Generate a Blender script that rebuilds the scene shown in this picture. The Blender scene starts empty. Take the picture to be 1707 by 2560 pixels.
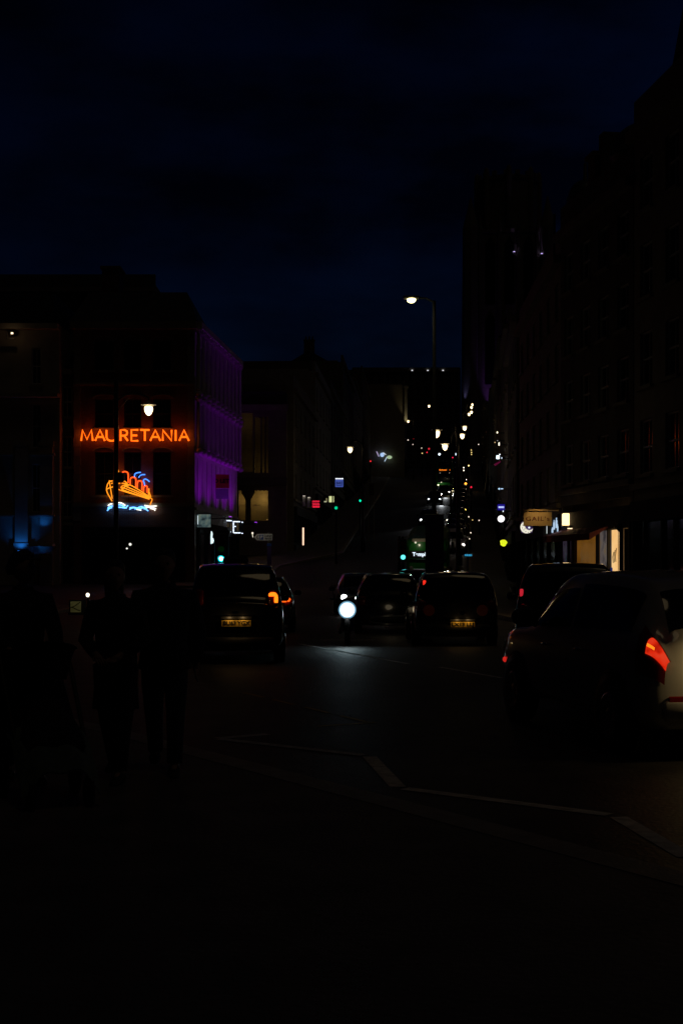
import bpy, math, random
from mathutils import Vector, Matrix
random.seed(7)
R = math.radians
PI = math.pi
sc = bpy.context.scene
COL = sc.collection
F, CX, HY, EYE = 3556.0, 853.5, 1415.0, 1.65          # 50 mm lens, level camera at eye height

# ------------------------------------------------------------------ place helpers
def G(d):                                              # height of the street: flat, then the steep hill
    pts = [(-1e4, -.1), (66, -.1), (78, .45), (215, 13.3), (300, 22.2), (430, 30), (1e5, 34)]
    for (a, za), (b, zb) in zip(pts, pts[1:]):
        if d <= b:
            return za + (zb - za) * (d - a) / (b - a)
def at(px, py, d):
    return Vector(((px - CX) / F * d, d, EYE + (HY - py) / F * d))
def xat(px, d): return (px - CX) / F * d
def zat(py, d): return EYE + (HY - py) / F * d
def XL(d): return -8.25 + .081 * (d - 80)              # building line, left of the hill street
def XT(d): return -3.4 + .055 * (d - 101)              # terraces further up on the left
def XP(d): return XL(d) if d < 97 else XT(d)
def XR(d): return 8.6 + .09 * (d - 70)                 # building line, right

# ------------------------------------------------------------------ materials
def mat(name, col, rough=.7, metal=0., var=.25, scale=6., bump=0., coat=0., detail=4):
    m = bpy.data.materials.new(name); m.use_nodes = True
    nt = m.node_tree; b = nt.nodes['Principled BSDF']
    b.inputs['Roughness'].default_value = rough; b.inputs['Metallic'].default_value = metal
    b.inputs['Coat Weight'].default_value = coat
    tc = nt.nodes.new('ShaderNodeTexCoord'); n = nt.nodes.new('ShaderNodeTexNoise')
    n.inputs['Scale'].default_value = scale; n.inputs['Detail'].default_value = detail
    nt.links.new(tc.outputs['Object'], n.inputs['Vector'])
    r = nt.nodes.new('ShaderNodeValToRGB')
    r.color_ramp.elements[0].position = .3; r.color_ramp.elements[1].position = .7
    r.color_ramp.elements[0].color = [c * (1 - var) for c in col] + [1]
    r.color_ramp.elements[1].color = [min(1, c * (1 + var)) for c in col] + [1]
    nt.links.new(n.outputs['Fac'], r.inputs['Fac']); nt.links.new(r.outputs['Color'], b.inputs['Base Color'])
    if bump:
        bp = nt.nodes.new('ShaderNodeBump'); bp.inputs['Strength'].default_value = bump
        bp.inputs['Distance'].default_value = .02
        n2 = nt.nodes.new('ShaderNodeTexNoise'); n2.inputs['Scale'].default_value = scale * 9
        nt.links.new(tc.outputs['Object'], n2.inputs['Vector'])
        nt.links.new(n2.outputs['Fac'], bp.inputs['Height']); nt.links.new(bp.outputs['Normal'], b.inputs['Normal'])
    return m
def brick_mat(name, c1, c2, mortar, bw=.225, bh=.075, sw=1.0):
    m = mat(name, c1, .85, var=.2); nt = m.node_tree; b = nt.nodes['Principled BSDF']
    tc = nt.nodes.new('ShaderNodeTexCoord'); mp = nt.nodes.new('ShaderNodeMapping')
    mp.inputs['Rotation'].default_value = (R(90), 0, 0)
    sx = nt.nodes.new('ShaderNodeSeparateXYZ'); cm = nt.nodes.new('ShaderNodeCombineXYZ'); ad = nt.nodes.new('ShaderNodeMath')
    nt.links.new(tc.outputs['Object'], sx.inputs[0]); nt.links.new(sx.outputs[0], ad.inputs[0]); nt.links.new(sx.outputs[1], ad.inputs[1])
    nt.links.new(ad.outputs[0], cm.inputs[0]); nt.links.new(sx.outputs[2], cm.inputs[1])
    t = nt.nodes.new('ShaderNodeTexBrick'); nt.links.new(cm.outputs[0], t.inputs['Vector'])
    t.inputs['Color1'].default_value = (*c1, 1); t.inputs['Color2'].default_value = (*c2, 1); t.inputs['Mortar'].default_value = (*mortar, 1)
    t.inputs['Scale'].default_value = 1; t.inputs['Brick Width'].default_value = bw; t.inputs['Row Height'].default_value = bh
    t.inputs['Mortar Size'].default_value = .008
    nt.links.new(t.outputs['Color'], b.inputs['Base Color'])
    bp = nt.nodes.new('ShaderNodeBump'); bp.inputs['Strength'].default_value = .5; bp.inputs['Distance'].default_value = .01; bp.invert = True
    nt.links.new(t.outputs['Fac'], bp.inputs['Height']); nt.links.new(bp.outputs['Normal'], b.inputs['Normal'])
    return m
EM = {}
def emis(col, s, light=False):
    k = (tuple(col), s, light)
    if k in EM: return EM[k]
    m = bpy.data.materials.new('lit'); m.use_nodes = True; nt = m.node_tree
    b = nt.nodes['Principled BSDF']; b.inputs['Base Color'].default_value = (.02, .02, .02, 1)
    b.inputs['Emission Color'].default_value = (*col, 1); b.inputs['Emission Strength'].default_value = s
    if not light: m.cycles.emission_sampling = 'NONE'
    EM[k] = m
    return m
def lit_noise(cols, s, scale):                          # a lit picture or a lit room seen through a pane
    m = bpy.data.materials.new('lit_picture'); m.use_nodes = True; nt = m.node_tree; b = nt.nodes['Principled BSDF']
    b.inputs['Base Color'].default_value = (.03, .03, .03, 1); b.inputs['Roughness'].default_value = .2
    tc = nt.nodes.new('ShaderNodeTexCoord'); n = nt.nodes.new('ShaderNodeTexNoise'); n.inputs['Scale'].default_value = scale
    nt.links.new(tc.outputs['Object'], n.inputs['Vector']); r = nt.nodes.new('ShaderNodeValToRGB')
    e = r.color_ramp.elements; e[0].position = .35; e[1].position = .66; e[0].color = (*cols[0], 1); e[1].color = (*cols[-1], 1)
    for i, c in enumerate(cols[1:-1]):
        q = e.new(.35 + .31 * (i + 1) / (len(cols) - 1)); q.color = (*c, 1)
    nt.links.new(n.outputs['Fac'], r.inputs['Fac']); nt.links.new(r.outputs['Color'], b.inputs['Emission Color'])
    b.inputs['Emission Strength'].default_value = s
    m.cycles.emission_sampling = 'NONE'
    return m

M = dict(
    asphalt=mat('asphalt', (.05, .048, .045), .6, var=.5, scale=2.2, bump=.35, detail=9),
    paving=mat('paving', (.16, .15, .135), .75, var=.25, scale=2., bump=.3),
    kerb=mat('kerbstone', (.30, .28, .24), .7, scale=5, bump=.3),
    white_line=mat('white_line', (.74, .74, .70), .9, var=.35, scale=9),
    yellow_line=mat('yellow_line', (.62, .42, .05), .6, var=.35, scale=9),
    brick=brick_mat('brick', (.26, .10, .065), (.20, .075, .05), (.22, .19, .16)),
    stone=mat('stone', (.34, .30, .24), .85, var=.2, scale=1.6, bump=.35),
    ashlar=brick_mat('ashlar', (.34, .30, .23), (.29, .25, .2), (.2, .18, .15), .75, .32),
    dark_stone=mat('dark_stone', (.17, .15, .125), .9, var=.25, scale=1.2, bump=.3),
    cream=mat('cream_render', (.48, .45, .38), .8, var=.15, scale=1.),
    pale=mat('pale_render', (.60, .58, .56), .6, var=.1, scale=1.),
    slate=mat('slate', (.07, .07, .08), .6, var=.3, scale=4, bump=.3),
    lead=mat('lead', (.12, .125, .13), .5, .3, scale=3),
    paint=mat('dark_paint', (.02, .022, .025), .85, scale=3),
    black_metal=mat('black_metal', (.02, .02, .022), .42, .6),
    galv=mat('galvanised', (.25, .25, .25), .45, .7),
    pane=mat('window_glass', (.01, .012, .016), .12, var=.1, coat=.3),
    car_glass=mat('car_glass', (.006, .007, .009), .07, coat=.5, var=.1),
    black_car=mat('black_car_paint', (.012, .012, .014), .22, .2, coat=1., var=.05),
    grey_car=mat('grey_car_paint', (.07, .075, .085), .25, .5, coat=1., var=.05),
    silver_car=mat('silver_car_paint', (.28, .29, .3), .25, .6, coat=1., var=.05),
    blue_car=mat('blue_car_paint', (.02, .035, .09), .25, .4, coat=1., var=.05),
    red_car=mat('red_car_paint', (.18, .015, .012), .25, .3, coat=1., var=.05),
    white_car=mat('white_car_paint', (.72, .71, .68), .28, 0, coat=1., var=.03),
    tyre=mat('tyre', (.018, .018, .018), .8), rim=mat('rim', (.35, .35, .36), .3, .9),
    plastic=mat('black_plastic', (.025, .025, .026), .55), chrome=mat('chrome', (.6, .6, .62), .12, 1., var=.02),
    red_lens=mat('red_lens', (.30, .012, .01), .2, coat=.6, var=.1), amber_lens=mat('amber_lens', (.5, .2, .02), .2, coat=.6, var=.1),
    clear_lens=mat('clear_lens', (.5, .5, .52), .12, coat=.8, var=.05),
    plate=mat('yellow_plate', (.72, .46, .06), .45, var=.05), ink=mat('black_ink', (.012, .012, .012), .5),
    green_bus=mat('green_bus_paint', (.03, .30, .05), .3, coat=.8, var=.05), bus_cream=mat('cream_bus_paint', (.55, .5, .38), .3, coat=.8, var=.05),
    skin=mat('skin', (.45, .27, .19), .55, var=.1, scale=20), hair=mat('hair', (.025, .018, .013), .5, scale=40, var=.4),
    coat=mat('dark_coat', (.022, .022, .028), .85, scale=30), navy=mat('navy_cloth', (.02, .026, .05), .85, scale=30),
    denim=mat('dark_denim', (.025, .035, .07), .85, scale=60), brown=mat('brown_cloth', (.07, .05, .035), .85, scale=30),
    beige=mat('beige_cloth', (.30, .25, .18), .85, scale=30), green_cloth=mat('pale_green_cloth', (.16, .22, .18), .9, scale=14),
    red_board=mat('red_board', (.55, .05, .03), .5, var=.1), violet_board=mat('pale_board', (.45, .42, .6), .5, var=.1),
    sign_white=mat('sign_white', (.72, .72, .7), .5, var=.06), sign_blue=mat('sign_blue', (.03, .09, .42), .5, var=.06),
    sign_tan=mat('tan_board', (.62, .46, .24), .6, var=.06), maroon=mat('maroon_fabric', (.12, .02, .025), .8),
    purple_cloth=mat('purple_banner', (.10, .05, .24), .8, var=.15), foliage=mat('foliage', (.05, .08, .03), .7, var=.4, scale=3),
    bark=mat('bark', (.08, .06, .045), .9, scale=8, bump=.5), neon_off=mat('neon_tin', (.03, .028, .03), .5),
)

# ------------------------------------------------------------------ mesh helpers
class MB:
    def __init__(s): s.v = []; s.f = []; s.m = []; s.cur = 0
    def add(s, vs, fs):
        o = len(s.v); s.v += [tuple(v) for v in vs]
        for f in fs: s.f.append([i + o for i in f]); s.m.append(s.cur)
        return s
    def box(s, c, d, rz=0., bev=0., rx=0.):
        x, y, z = d[0] / 2, d[1] / 2, d[2] / 2
        rot = Matrix.Rotation(rz, 3, 'Z') @ Matrix.Rotation(rx, 3, 'X'); c = Vector(c)
        if bev:
            b = min(bev, x * .9, y * .9, z * .9); vs = []
            pts = []
            for k, (zz, ins) in enumerate(((-z, b), (-z + b, 0), (z - b, 0), (z, b))):
                xx, yy = x - ins, y - ins; bb = b * .6
                pts += [(xx - bb, -yy, zz), (xx, -yy + bb, zz), (xx, yy - bb, zz), (xx - bb, yy, zz), (-xx + bb, yy, zz), (-xx, yy - bb, zz), (-xx, -yy + bb, zz), (-xx + bb, -yy, zz)]
            vs = [rot @ Vector(p) + c for p in pts]; fs = []
            for k in range(3):
                for i in range(8):
                    a, bq = k * 8 + i, k * 8 + (i + 1) % 8
                    fs.append([a, bq, bq + 8, a + 8])
            fs += [list(range(7, -1, -1)), list(range(24, 32))]
            return s.add(vs, fs)
        vs = [rot @ Vector((i * x, j * y, k * z)) + c for k in (-1, 1) for j in (-1, 1) for i in (-1, 1)]
        return s.add(vs, [[0, 2, 3, 1], [4, 5, 7, 6], [0, 1, 5, 4], [2, 6, 7, 3], [0, 4, 6, 2], [1, 3, 7, 5]])
    def tube(s, pts, r, n=8, cap=True):
        pts = [Vector(p) for p in pts]; rs = r if isinstance(r, (list, tuple)) else [r] * len(pts)
        vs = []; prev = None
        for i, p in enumerate(pts):
            t = (pts[min(i + 1, len(pts) - 1)] - pts[max(i - 1, 0)])
            t = t.normalized() if t.length > 1e-9 else Vector((0, 0, 1))
            if prev is None: u = t.orthogonal().normalized()
            else:
                u = prev - t * prev.dot(t); u = u.normalized() if u.length > 1e-6 else t.orthogonal().normalized()
            prev = u; w = t.cross(u)
            vs += [p + (u * math.cos(2 * PI * k / n) + w * math.sin(2 * PI * k / n)) * rs[i] for k in range(n)]
        fs = [[i * n + k, i * n + (k + 1) % n, (i + 1) * n + (k + 1) % n, (i + 1) * n + k] for i in range(len(pts) - 1) for k in range(n)]
        if cap: fs += [list(range(n - 1, -1, -1)), list(range((len(pts) - 1) * n, len(pts) * n))]
        return s.add(vs, fs)
    def lathe(s, prof, c, n=20, axis='Z'):
        vs = []
        for r, h in prof:
            for k in range(n):
                a = 2 * PI * k / n; p = (r * math.cos(a), r * math.sin(a), h)
                if axis == 'X': p = (p[2], p[0], p[1])
                if axis == 'Y': p = (p[0], p[2], p[1])
                vs.append(Vector(p) + Vector(c))
        m = len(prof)
        fs = [[i * n + k, i * n + (k + 1) % n, (i + 1) * n + (k + 1) % n, (i + 1) * n + k] for i in range(m - 1) for k in range(n)]
        fs += [list(range(n - 1, -1, -1)), list(range((m - 1) * n, m * n))]
        return s.add(vs, fs)
    def prism(s, poly, z0, z1):
        n = len(poly); g = lambda q, i: q(*poly[i]) if callable(q) else q
        vs = [(p[0], p[1], g(z0, i)) for i, p in enumerate(poly)] + [(p[0], p[1], g(z1, i)) for i, p in enumerate(poly)]
        return s.add(vs, [list(range(n - 1, -1, -1)), list(range(n, 2 * n))] + [[i, (i + 1) % n, n + (i + 1) % n, n + i] for i in range(n)])
    def loft(s, rings, cap=True):
        n = len(rings[0]); vs = [p for r_ in rings for p in r_]
        fs = [[i * n + k, i * n + (k + 1) % n, (i + 1) * n + (k + 1) % n, (i + 1) * n + k] for i in range(len(rings) - 1) for k in range(n)]
        if cap: fs += [list(range(n - 1, -1, -1)), list(range((len(rings) - 1) * n, len(rings) * n))]
        return s.add(vs, fs)
    def facade(s, u0, u1, v0, v1, holes, dep):           # wall in the local XZ plane facing -Y, real openings with reveals
        us = sorted({u0, u1, *[h[0] for h in holes], *[h[1] for h in holes]}); vv = sorted({v0, v1, *[h[2] for h in holes], *[h[3] for h in holes]})
        for a, b in zip(us, us[1:]):
            for c, d in zip(vv, vv[1:]):
                if any(h[0] <= a and b <= h[1] and h[2] <= c and d <= h[3] for h in holes): continue
                s.add([(a, 0, c), (b, 0, c), (b, 0, d), (a, 0, d)], [[0, 1, 2, 3]])
        for a, b, c, d in holes:
            s.add([(a, 0, c), (b, 0, c), (b, 0, d), (a, 0, d), (a, dep, c), (b, dep, c), (b, dep, d), (a, dep, d)],
                  [[0, 4, 5, 1], [1, 5, 6, 2], [2, 6, 7, 3], [3, 7, 4, 0]])
        return s
    def mesh(s, name, mats, smooth=False):
        me = bpy.data.meshes.new(name); me.from_pydata(s.v, [], s.f)
        for m in (mats if isinstance(mats, (list, tuple)) else [mats]): me.materials.append(m)
        me.polygons.foreach_set('material_index', s.m)
        if smooth: me.shade_smooth()
        me.validate(); me.update()
        return me
    def build(s, name, mats, parent=None, smooth=False, label=None):
        o = bpy.data.objects.new(name, s.mesh(name, mats, smooth)); COL.objects.link(o)
        if parent is not None: o.parent = parent
        if label: o['label'] = label
        return o
def thing(name, label, cat, loc=(0, 0, 0), rz=0., group=None):
    o = bpy.data.objects.new(name, None); COL.objects.link(o); o.location = loc; o.rotation_euler = (0, 0, rz)
    o.empty_display_size = .2
    o['label'] = label; o['category'] = cat
    if group: o['group'] = group
    return o
def tag(o, label, cat, group=None):
    o['label'] = label; o['category'] = cat
    if group: o['group'] = group
    return o
def struct(o): o['kind'] = 'structure'; return o
def link(me, name, parent, loc=(0, 0, 0), rz=0.):
    o = bpy.data.objects.new(name, me); COL.objects.link(o); o.parent = parent; o.location = loc; o.rotation_euler = (0, 0, rz)
    return o
def copy_tree(o, parent=None):
    c = o.copy(); COL.objects.link(c)
    if parent is not None: c.parent = parent
    for ch in list(o.children): copy_tree(ch, c)
    return c
def text_mesh(body, size, depth=.004, bold=0., space=1.):
    cu = bpy.data.curves.new('t', 'FONT'); cu.body = body; cu.size = size; cu.extrude = depth; cu.offset = bold
    cu.align_x = 'CENTER'; cu.align_y = 'CENTER'; cu.space_character = space
    o = bpy.data.objects.new('t', cu); COL.objects.link(o)
    me = bpy.data.meshes.new_from_object(o.evaluated_get(bpy.context.evaluated_depsgraph_get()))
    bpy.data.objects.remove(o); bpy.data.curves.remove(cu)
    return me
def text(body, size, m, parent, loc, rz=0., bold=0., space=1., name='lettering', width=None):
    bpy.context.view_layer.update()
    me = text_mesh(body, size, .004, bold, space)
    if width:
        xs = [v.co.x for v in me.vertices]; k = width / (max(xs) - min(xs))
        for v in me.vertices: v.co.x *= k
    me.materials.clear(); me.materials.append(m)
    o = bpy.data.objects.new(name, me); COL.objects.link(o); o.parent = parent
    o.location = loc; o.rotation_euler = (R(90), 0, rz)
    return o
def lamp(kind, loc, energy, col, parent=None, rot=None, size=None, blend=.5, rad=.05):
    l = bpy.data.lights.new('lamp', kind); l.energy = energy; l.color = col; l.shadow_soft_size = rad
    if kind == 'SPOT': l.spot_size = size; l.spot_blend = blend
    o = bpy.data.objects.new('lamp', l); COL.objects.link(o); o.location = loc
    if rot is not None: o.rotation_euler = rot
    if parent is not None: o.parent = parent
    return o
def aim(frm, to):
    return (Vector(to) - Vector(frm)).to_track_quat('-Z', 'Y').to_euler()

# ------------------------------------------------------------------ camera, world
cam = bpy.data.cameras.new('camera'); co = bpy.data.objects.new('camera', cam); COL.objects.link(co)
co.location = (0, 0, EYE); co.rotation_euler = (R(90), 0, 0)
cam.sensor_fit = 'VERTICAL'; cam.sensor_height = 36; cam.lens = 50; cam.shift_y = 135 / 2560; cam.clip_end = 4000
sc.camera = co
w = bpy.data.worlds.new('World'); sc.world = w; w.use_nodes = True
nt = w.node_tree; bg = nt.nodes['Background']
sky = nt.nodes.new('ShaderNodeTexSky'); sky.sky_type = 'NISHITA'; sky.sun_disc = False
sky.sun_elevation = R(-5); sky.sun_rotation = R(54); sky.ozone_density = 3.; sky.air_density = 1.
tc = nt.nodes.new('ShaderNodeTexCoord'); mp = nt.nodes.new('ShaderNodeMapping'); mp.inputs['Scale'].default_value = (2.2, 2.2, 6)
mp.inputs['Location'].default_value = (.35, 0, .2)
nz = nt.nodes.new('ShaderNodeTexNoise'); nz.inputs['Scale'].default_value = 1.5; nz.inputs['Detail'].default_value = 6; nz.inputs['Roughness'].default_value = .55
rp = nt.nodes.new('ShaderNodeValToRGB'); rp.color_ramp.elements[0].position = .40; rp.color_ramp.elements[1].position = .64
rp.color_ramp.elements[0].color = (.22, .34, .55, 1); rp.color_ramp.elements[1].color = (.9, 2.1, 2.9, 1)
mx = nt.nodes.new('ShaderNodeMix'); mx.data_type = 'RGBA'; mx.blend_type = 'MULTIPLY'; mx.inputs[0].default_value = 1
nt.links.new(tc.outputs['Generated'], mp.inputs['Vector']); nt.links.new(mp.outputs[0], nz.inputs['Vector']); nt.links.new(nz.outputs['Fac'], rp.inputs['Fac'])
nt.links.new(sky.outputs[0], mx.inputs[6]); nt.links.new(rp.outputs[0], mx.inputs[7]); nt.links.new(mx.outputs[2], bg.inputs['Color'])
SKY = .14
bg.inputs['Strength'].default_value = SKY
sun = bpy.data.lights.new('sun', 'SUN'); sun.energy = .012; sun.color = (1., .74, .4); sun.angle = R(12)     # faint warm town glow from behind
so = bpy.data.objects.new('sun', sun); COL.objects.link(so); so.rotation_euler = Vector((-.16, .3, -.95)).to_track_quat('-Z', 'Y').to_euler()
sc.view_settings.view_transform = 'Standard'; sc.view_settings.look = 'None'; sc.view_settings.exposure = 0; sc.view_settings.gamma = 1
sc.cycles.use_denoising = True
sc.cycles.max_bounces = 5; sc.cycles.diffuse_bounces = 2; sc.cycles.glossy_bounces = 3; sc.cycles.sample_clamp_indirect = 4

# ------------------------------------------------------------------ ground, road, pavements
b = MB(); ds = [-60, -20, 0, 20, 40, 55, 66, 72, 78, 90, 110, 130, 150, 170, 190, 215, 240, 270, 300, 340, 380, 430, 700, 1200]; xs = [-700, -200, -60, -20, 0, 20, 60, 200, 700]
b.add([(x, d, G(d)) for d in ds for x in xs], [[j * len(xs) + i, j * len(xs) + i + 1, (j + 1) * len(xs) + i + 1, (j + 1) * len(xs) + i] for j in range(len(ds) - 1) for i in range(len(xs) - 1)])
struct(b.build('road', M['asphalt']))
def strip(name, m, secs, up, dep=.3):                   # secs: (x left, x right, distance)
    b = MB(); n = len(secs)
    vs = []
    for a, c, d in secs: z = G(d) + up; vs += [(a, d, z), (c, d, z), (c, d, z - dep), (a, d, z - dep)]
    fs = [[3, 2, 1, 0], [4 * n - 4, 4 * n - 3, 4 * n - 2, 4 * n - 1]]
    for i in range(n - 1):
        for k in range(4): fs.append([4 * i + k, 4 * i + (k + 1) % 4, 4 * i + 4 + (k + 1) % 4, 4 * i + 4 + k])
    return struct(b.add(vs, fs).build(name, m))
dl = [66, 78, 100, 130, 170, 215, 260, 300, 340]
strip('pavement_left', M['paving'], [(XP(d) - 1, XP(d) + 3.3, d) for d in [78, 90] + dl[2:]], .12)
strip('kerb_left', M['kerb'], [(XP(d) + 3.302, XP(d) + 3.55, d) for d in [78, 90] + dl[2:]], .123)
strip('pavement_right', M['paving'], [(6.2, 14, 30), (5.7, 11, 44), (5.2, 9, 52)] + [(XR(d) - 2.2, XR(d) + 1, d) for d in dl], .12)
strip('kerb_right', M['kerb'], [(5.95, 6.198, 30), (5.45, 5.698, 44), (4.95, 5.198, 52)] + [(XR(d) - 2.45, XR(d) - 2.202, d) for d in dl], .123)
edge = [(3.4, 4.6), (1.76, 7.3), (.13, 10), (-2.3, 14), (-6, 19.5), (-9.5, 30), (-11, 60)]
b = MB(); b.prism([(-60, -12), (5, -12), (4.2, 2)] + edge + [(-60, 60)], -.3, 0.); struct(b.build('pavement_near', M['paving']))
b = MB()
e2 = [(4.2, 2)] + edge
for (x0, y0), (x1, y1) in zip(e2, e2[1:]):
    t = Vector((x1 - x0, y1 - y0)).normalized(); nx, ny = t.y * .26, -t.x * .26
    b.prism([(x0, y0), (x0 + nx, y0 + ny), (x1 + nx, y1 + ny), (x1, y1)], -.3, .004)
struct(b.build('kerb_near', M['kerb']))
def line(pts, wd, m, name='lane_marking', z=.004):
    b = MB()
    for (x0, y0), (x1, y1) in pts:
        t = Vector((x1 - x0, y1 - y0)).normalized(); nx, ny = t.y * wd / 2, -t.x * wd / 2
        n = max(1, int((abs(y1 - y0)) / 8))
        for i in range(n):
            a, c = i / n, (i + 1) / n; xa, ya, xb, yb = x0 + (x1 - x0) * a, y0 + (y1 - y0) * a, x0 + (x1 - x0) * c, y0 + (y1 - y0) * c
            b.add([(xa - nx, ya - ny, G(ya) + z), (xa + nx, ya + ny, G(ya) + z), (xb + nx, yb + ny, G(yb) + z), (xb - nx, yb - ny, G(yb) + z)], [[0, 1, 2, 3]])
    return struct(b.build(name, m))
zz = [(-.75, 14.8), (-1.27, 14.4), (.25, 13.1), (.45, 11.2), (1.92, 9.95), (2.08, 8.5), (3.3, 7.2)]
for i, (a, c) in enumerate(zip(zz, zz[1:])):
    ax, ay, bx, by = *a, *c
    line([((ax + (bx - ax) * .03, ay + (by - ay) * .03), (ax + (bx - ax) * .97, ay + (by - ay) * .97))], .13, M['white_line'], 'zigzag_marking', .004 + .001 * (i % 2))
line([((-1.33 + .44 * i, 19.6 - 1. * i), (-1.33 + .44 * i + .3, 19.6 - i - .68)) for i in range(4)] + [((.38, 15.9), (-.26, 15.5))], .07, M['yellow_line'], 'yellow_marking')
for p in (((-.93, 31.9), (1.19, 25.4)), ((1.7, 24.6), (2.5, 22.2)), ((-3.2, 39), (-1.4, 33.5))): line([p], .1, M['white_line'])
for d in range(70, 290, 9): line([((XL(d) + 11.7, d), (XL(d + 4) + 11.7, d + 4))], .12, M['white_line'])
line([((-.45, 33.2), (.75, 33.2)), ((-.5, 33.75), (.8, 33.75))], .12, M['white_line'], 'stop_marking')

# ------------------------------------------------------------------ buildings
WIN = {}
def window_set(wd, ht, m_frame, m_pane):
    k = (round(wd, 2), round(ht, 2), m_frame.name, m_pane.name)
    if k not in WIN:
        b = MB(); t = .06
        for x in (-wd / 2 + t / 2, wd / 2 - t / 2): b.box((x, 0, ht / 2), (t, .07, ht))
        for z in (t / 2, ht / 2, ht - t / 2): b.box((0, 0, z), (wd - 2 * t - .004, .066, t))
        b.box((0, .004, ht / 4 + t / 4), (.025, .04, ht / 2 - 1.55 * t)); b.box((0, .004, ht * 3 / 4 - t / 4), (.025, .04, ht / 2 - 1.55 * t))
        p = MB(); p.box((0, .03, ht / 2), (wd - .08, .012, ht - .08))
        s = MB(); s.box((0, -.14, -.06), (wd + .24, .2, .11))
        WIN[k] = (b.mesh('window', m_frame), p.mesh('pane', m_pane), s.mesh('sill', M['stone']))
    return WIN[k]
def put_window(parent, x, z, wd, ht, y=.12, mf=None, mp=None, sill=True):
    a, p, s = window_set(wd, ht, mf or M['sign_white'], mp or M['pane'])
    o = link(a, 'window', parent, (x, y, z)); link(p, 'pane', o)
    if sill: link(s, 'sill', o)
    return o
def shopfront(root, u0, u1, h, m_frame, pane_m, n=3):
    b = MB(); b.box(((u0 + u1) / 2, -.12, h - .3), (u1 - u0, .22, .6)); b.box(((u0 + u1) / 2, -.08, .25), (u1 - u0, .14, .5))
    for i in range(n + 1): b.box((u0 + .06 + (u1 - u0 - .12) * i / n, -.1, (h - .1) / 2 + .2), (.12, .16, h - 1.11))
    f = b.build('shopfront', m_frame, root)
    p = MB(); p.box(((u0 + u1) / 2, .1, h / 2), (u1 - u0 - .1, .02, h - 1.05)); p.build('pane', pane_m, f)
    return f
def building(name, label, A, B, base, H, depth=12., bays=3, storeys=3, shop=3.4, m=None, roof='pitched', wd=1.1, cat='building', group=None, mf=None, chim=True, lit=(), litm=None):
    A = Vector(A); B = Vector(B); L = (B - A).length; rz = math.atan2(B.y - A.y, B.x - A.x)
    root = thing(name, label, cat, (A.x, A.y, base), rz, group)
    m = m or M['stone']; sh = (H - shop - .5) / storeys; ht = min(sh * .62, 2.2)
    holes = []
    for s in range(storeys):
        for i in range(bays):
            u = L * (i + .5) / bays; z = shop + s * sh + (sh - ht) * .45
            holes.append((u - wd / 2, u + wd / 2, z, z + ht))
    sh_h = [(.25, L - .25, .02, shop - .35)] if shop > 2 else []
    b = MB(); b.facade(0, L, -1.5, H, holes + sh_h, .16)
    b.add([(0, 0, -1.5), (0, depth, -1.5), (0, depth, H), (0, 0, H)], [[0, 3, 2, 1]])
    b.add([(L, 0, -1.5), (L, depth, -1.5), (L, depth, H), (L, 0, H)], [[0, 1, 2, 3]])
    b.add([(0, depth, -1.5), (L, depth, -1.5), (L, depth, H), (0, depth, H)], [[0, 3, 2, 1]])
    b.add([(0, .45, -1.5), (L, .45, -1.5), (L, .45, H), (0, .45, H)], [[0, 1, 2, 3]])
    b.add([(0, 0, H), (L, 0, H), (L, depth, H), (0, depth, H)], [[0, 1, 2, 3]])
    b.build('wall', m, root)
    c = MB(); c.box((L / 2, -.14, H - .28), (L + .1, .28, .3)); c.build('cornice', M['stone'], root)
    c = MB(); c.box((L / 2, -.08, shop + .1), (L, .16, .18)); c.build('string_course', M['stone'], root)
    k = 0
    for (a, bq, z0, z1) in holes:
        put_window(root, (a + bq) / 2, z0, bq - a, z1 - z0, mf=mf, mp=(litm if k in lit else None)); k += 1
    if sh_h: shopfront(root, .27, L - .27, shop - .36, M['paint'], M['pane'], max(2, int(L / 2.5)))
    r = MB()
    if roof == 'pitched':
        r.add([(0, -.25, H + .01), (L, -.25, H + .01), (L, depth / 2, H + depth * .3), (0, depth / 2, H + depth * .3), (0, depth, H + .01), (L, depth, H + .01)],
              [[0, 1, 2, 3], [3, 2, 5, 4], [0, 3, 4], [1, 5, 2], [0, 4, 5, 1]])
    elif roof == 'mansard':
        r.add([(0, .1, H + .01), (L, .1, H + .01), (L, 1.3, H + 2.4), (0, 1.3, H + 2.4), (0, depth, H + .01), (L, depth, H + .01), (L, depth - 1, H + 2.4), (0, depth - 1, H + 2.4)],
              [[0, 1, 2, 3], [3, 2, 6, 7], [7, 6, 5, 4], [0, 3, 7, 4], [1, 5, 6, 2], [0, 4, 5, 1]])
    else:
        r.box((L / 2, .12, H + .42), (L, .24, .82)); r.box((L / 2, depth / 2 + .3, H + .1), (L - .1, depth - .7, .18))
    ro = r.build('roof', M['slate'] if roof != 'parapet' else m, root)
    if chim:
        for x in (.5, L - .5):
            ch = MB(); ch.box((x, depth * .5, H + depth * .3 + .4), (.7, 1.4, 1.9)); ch.box((x, depth * .5, H + depth * .3 + 1.42), (.84, 1.54, .12))
            for q in (-.45, 0, .45): ch.lathe([(.12, H + depth * .3 + 1.5), (.1, H + depth * .3 + 1.95)], (x, depth * .5 + q, 0), 8)
            ch.build('chimney', M['brick'], ro)
    return root

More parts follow.
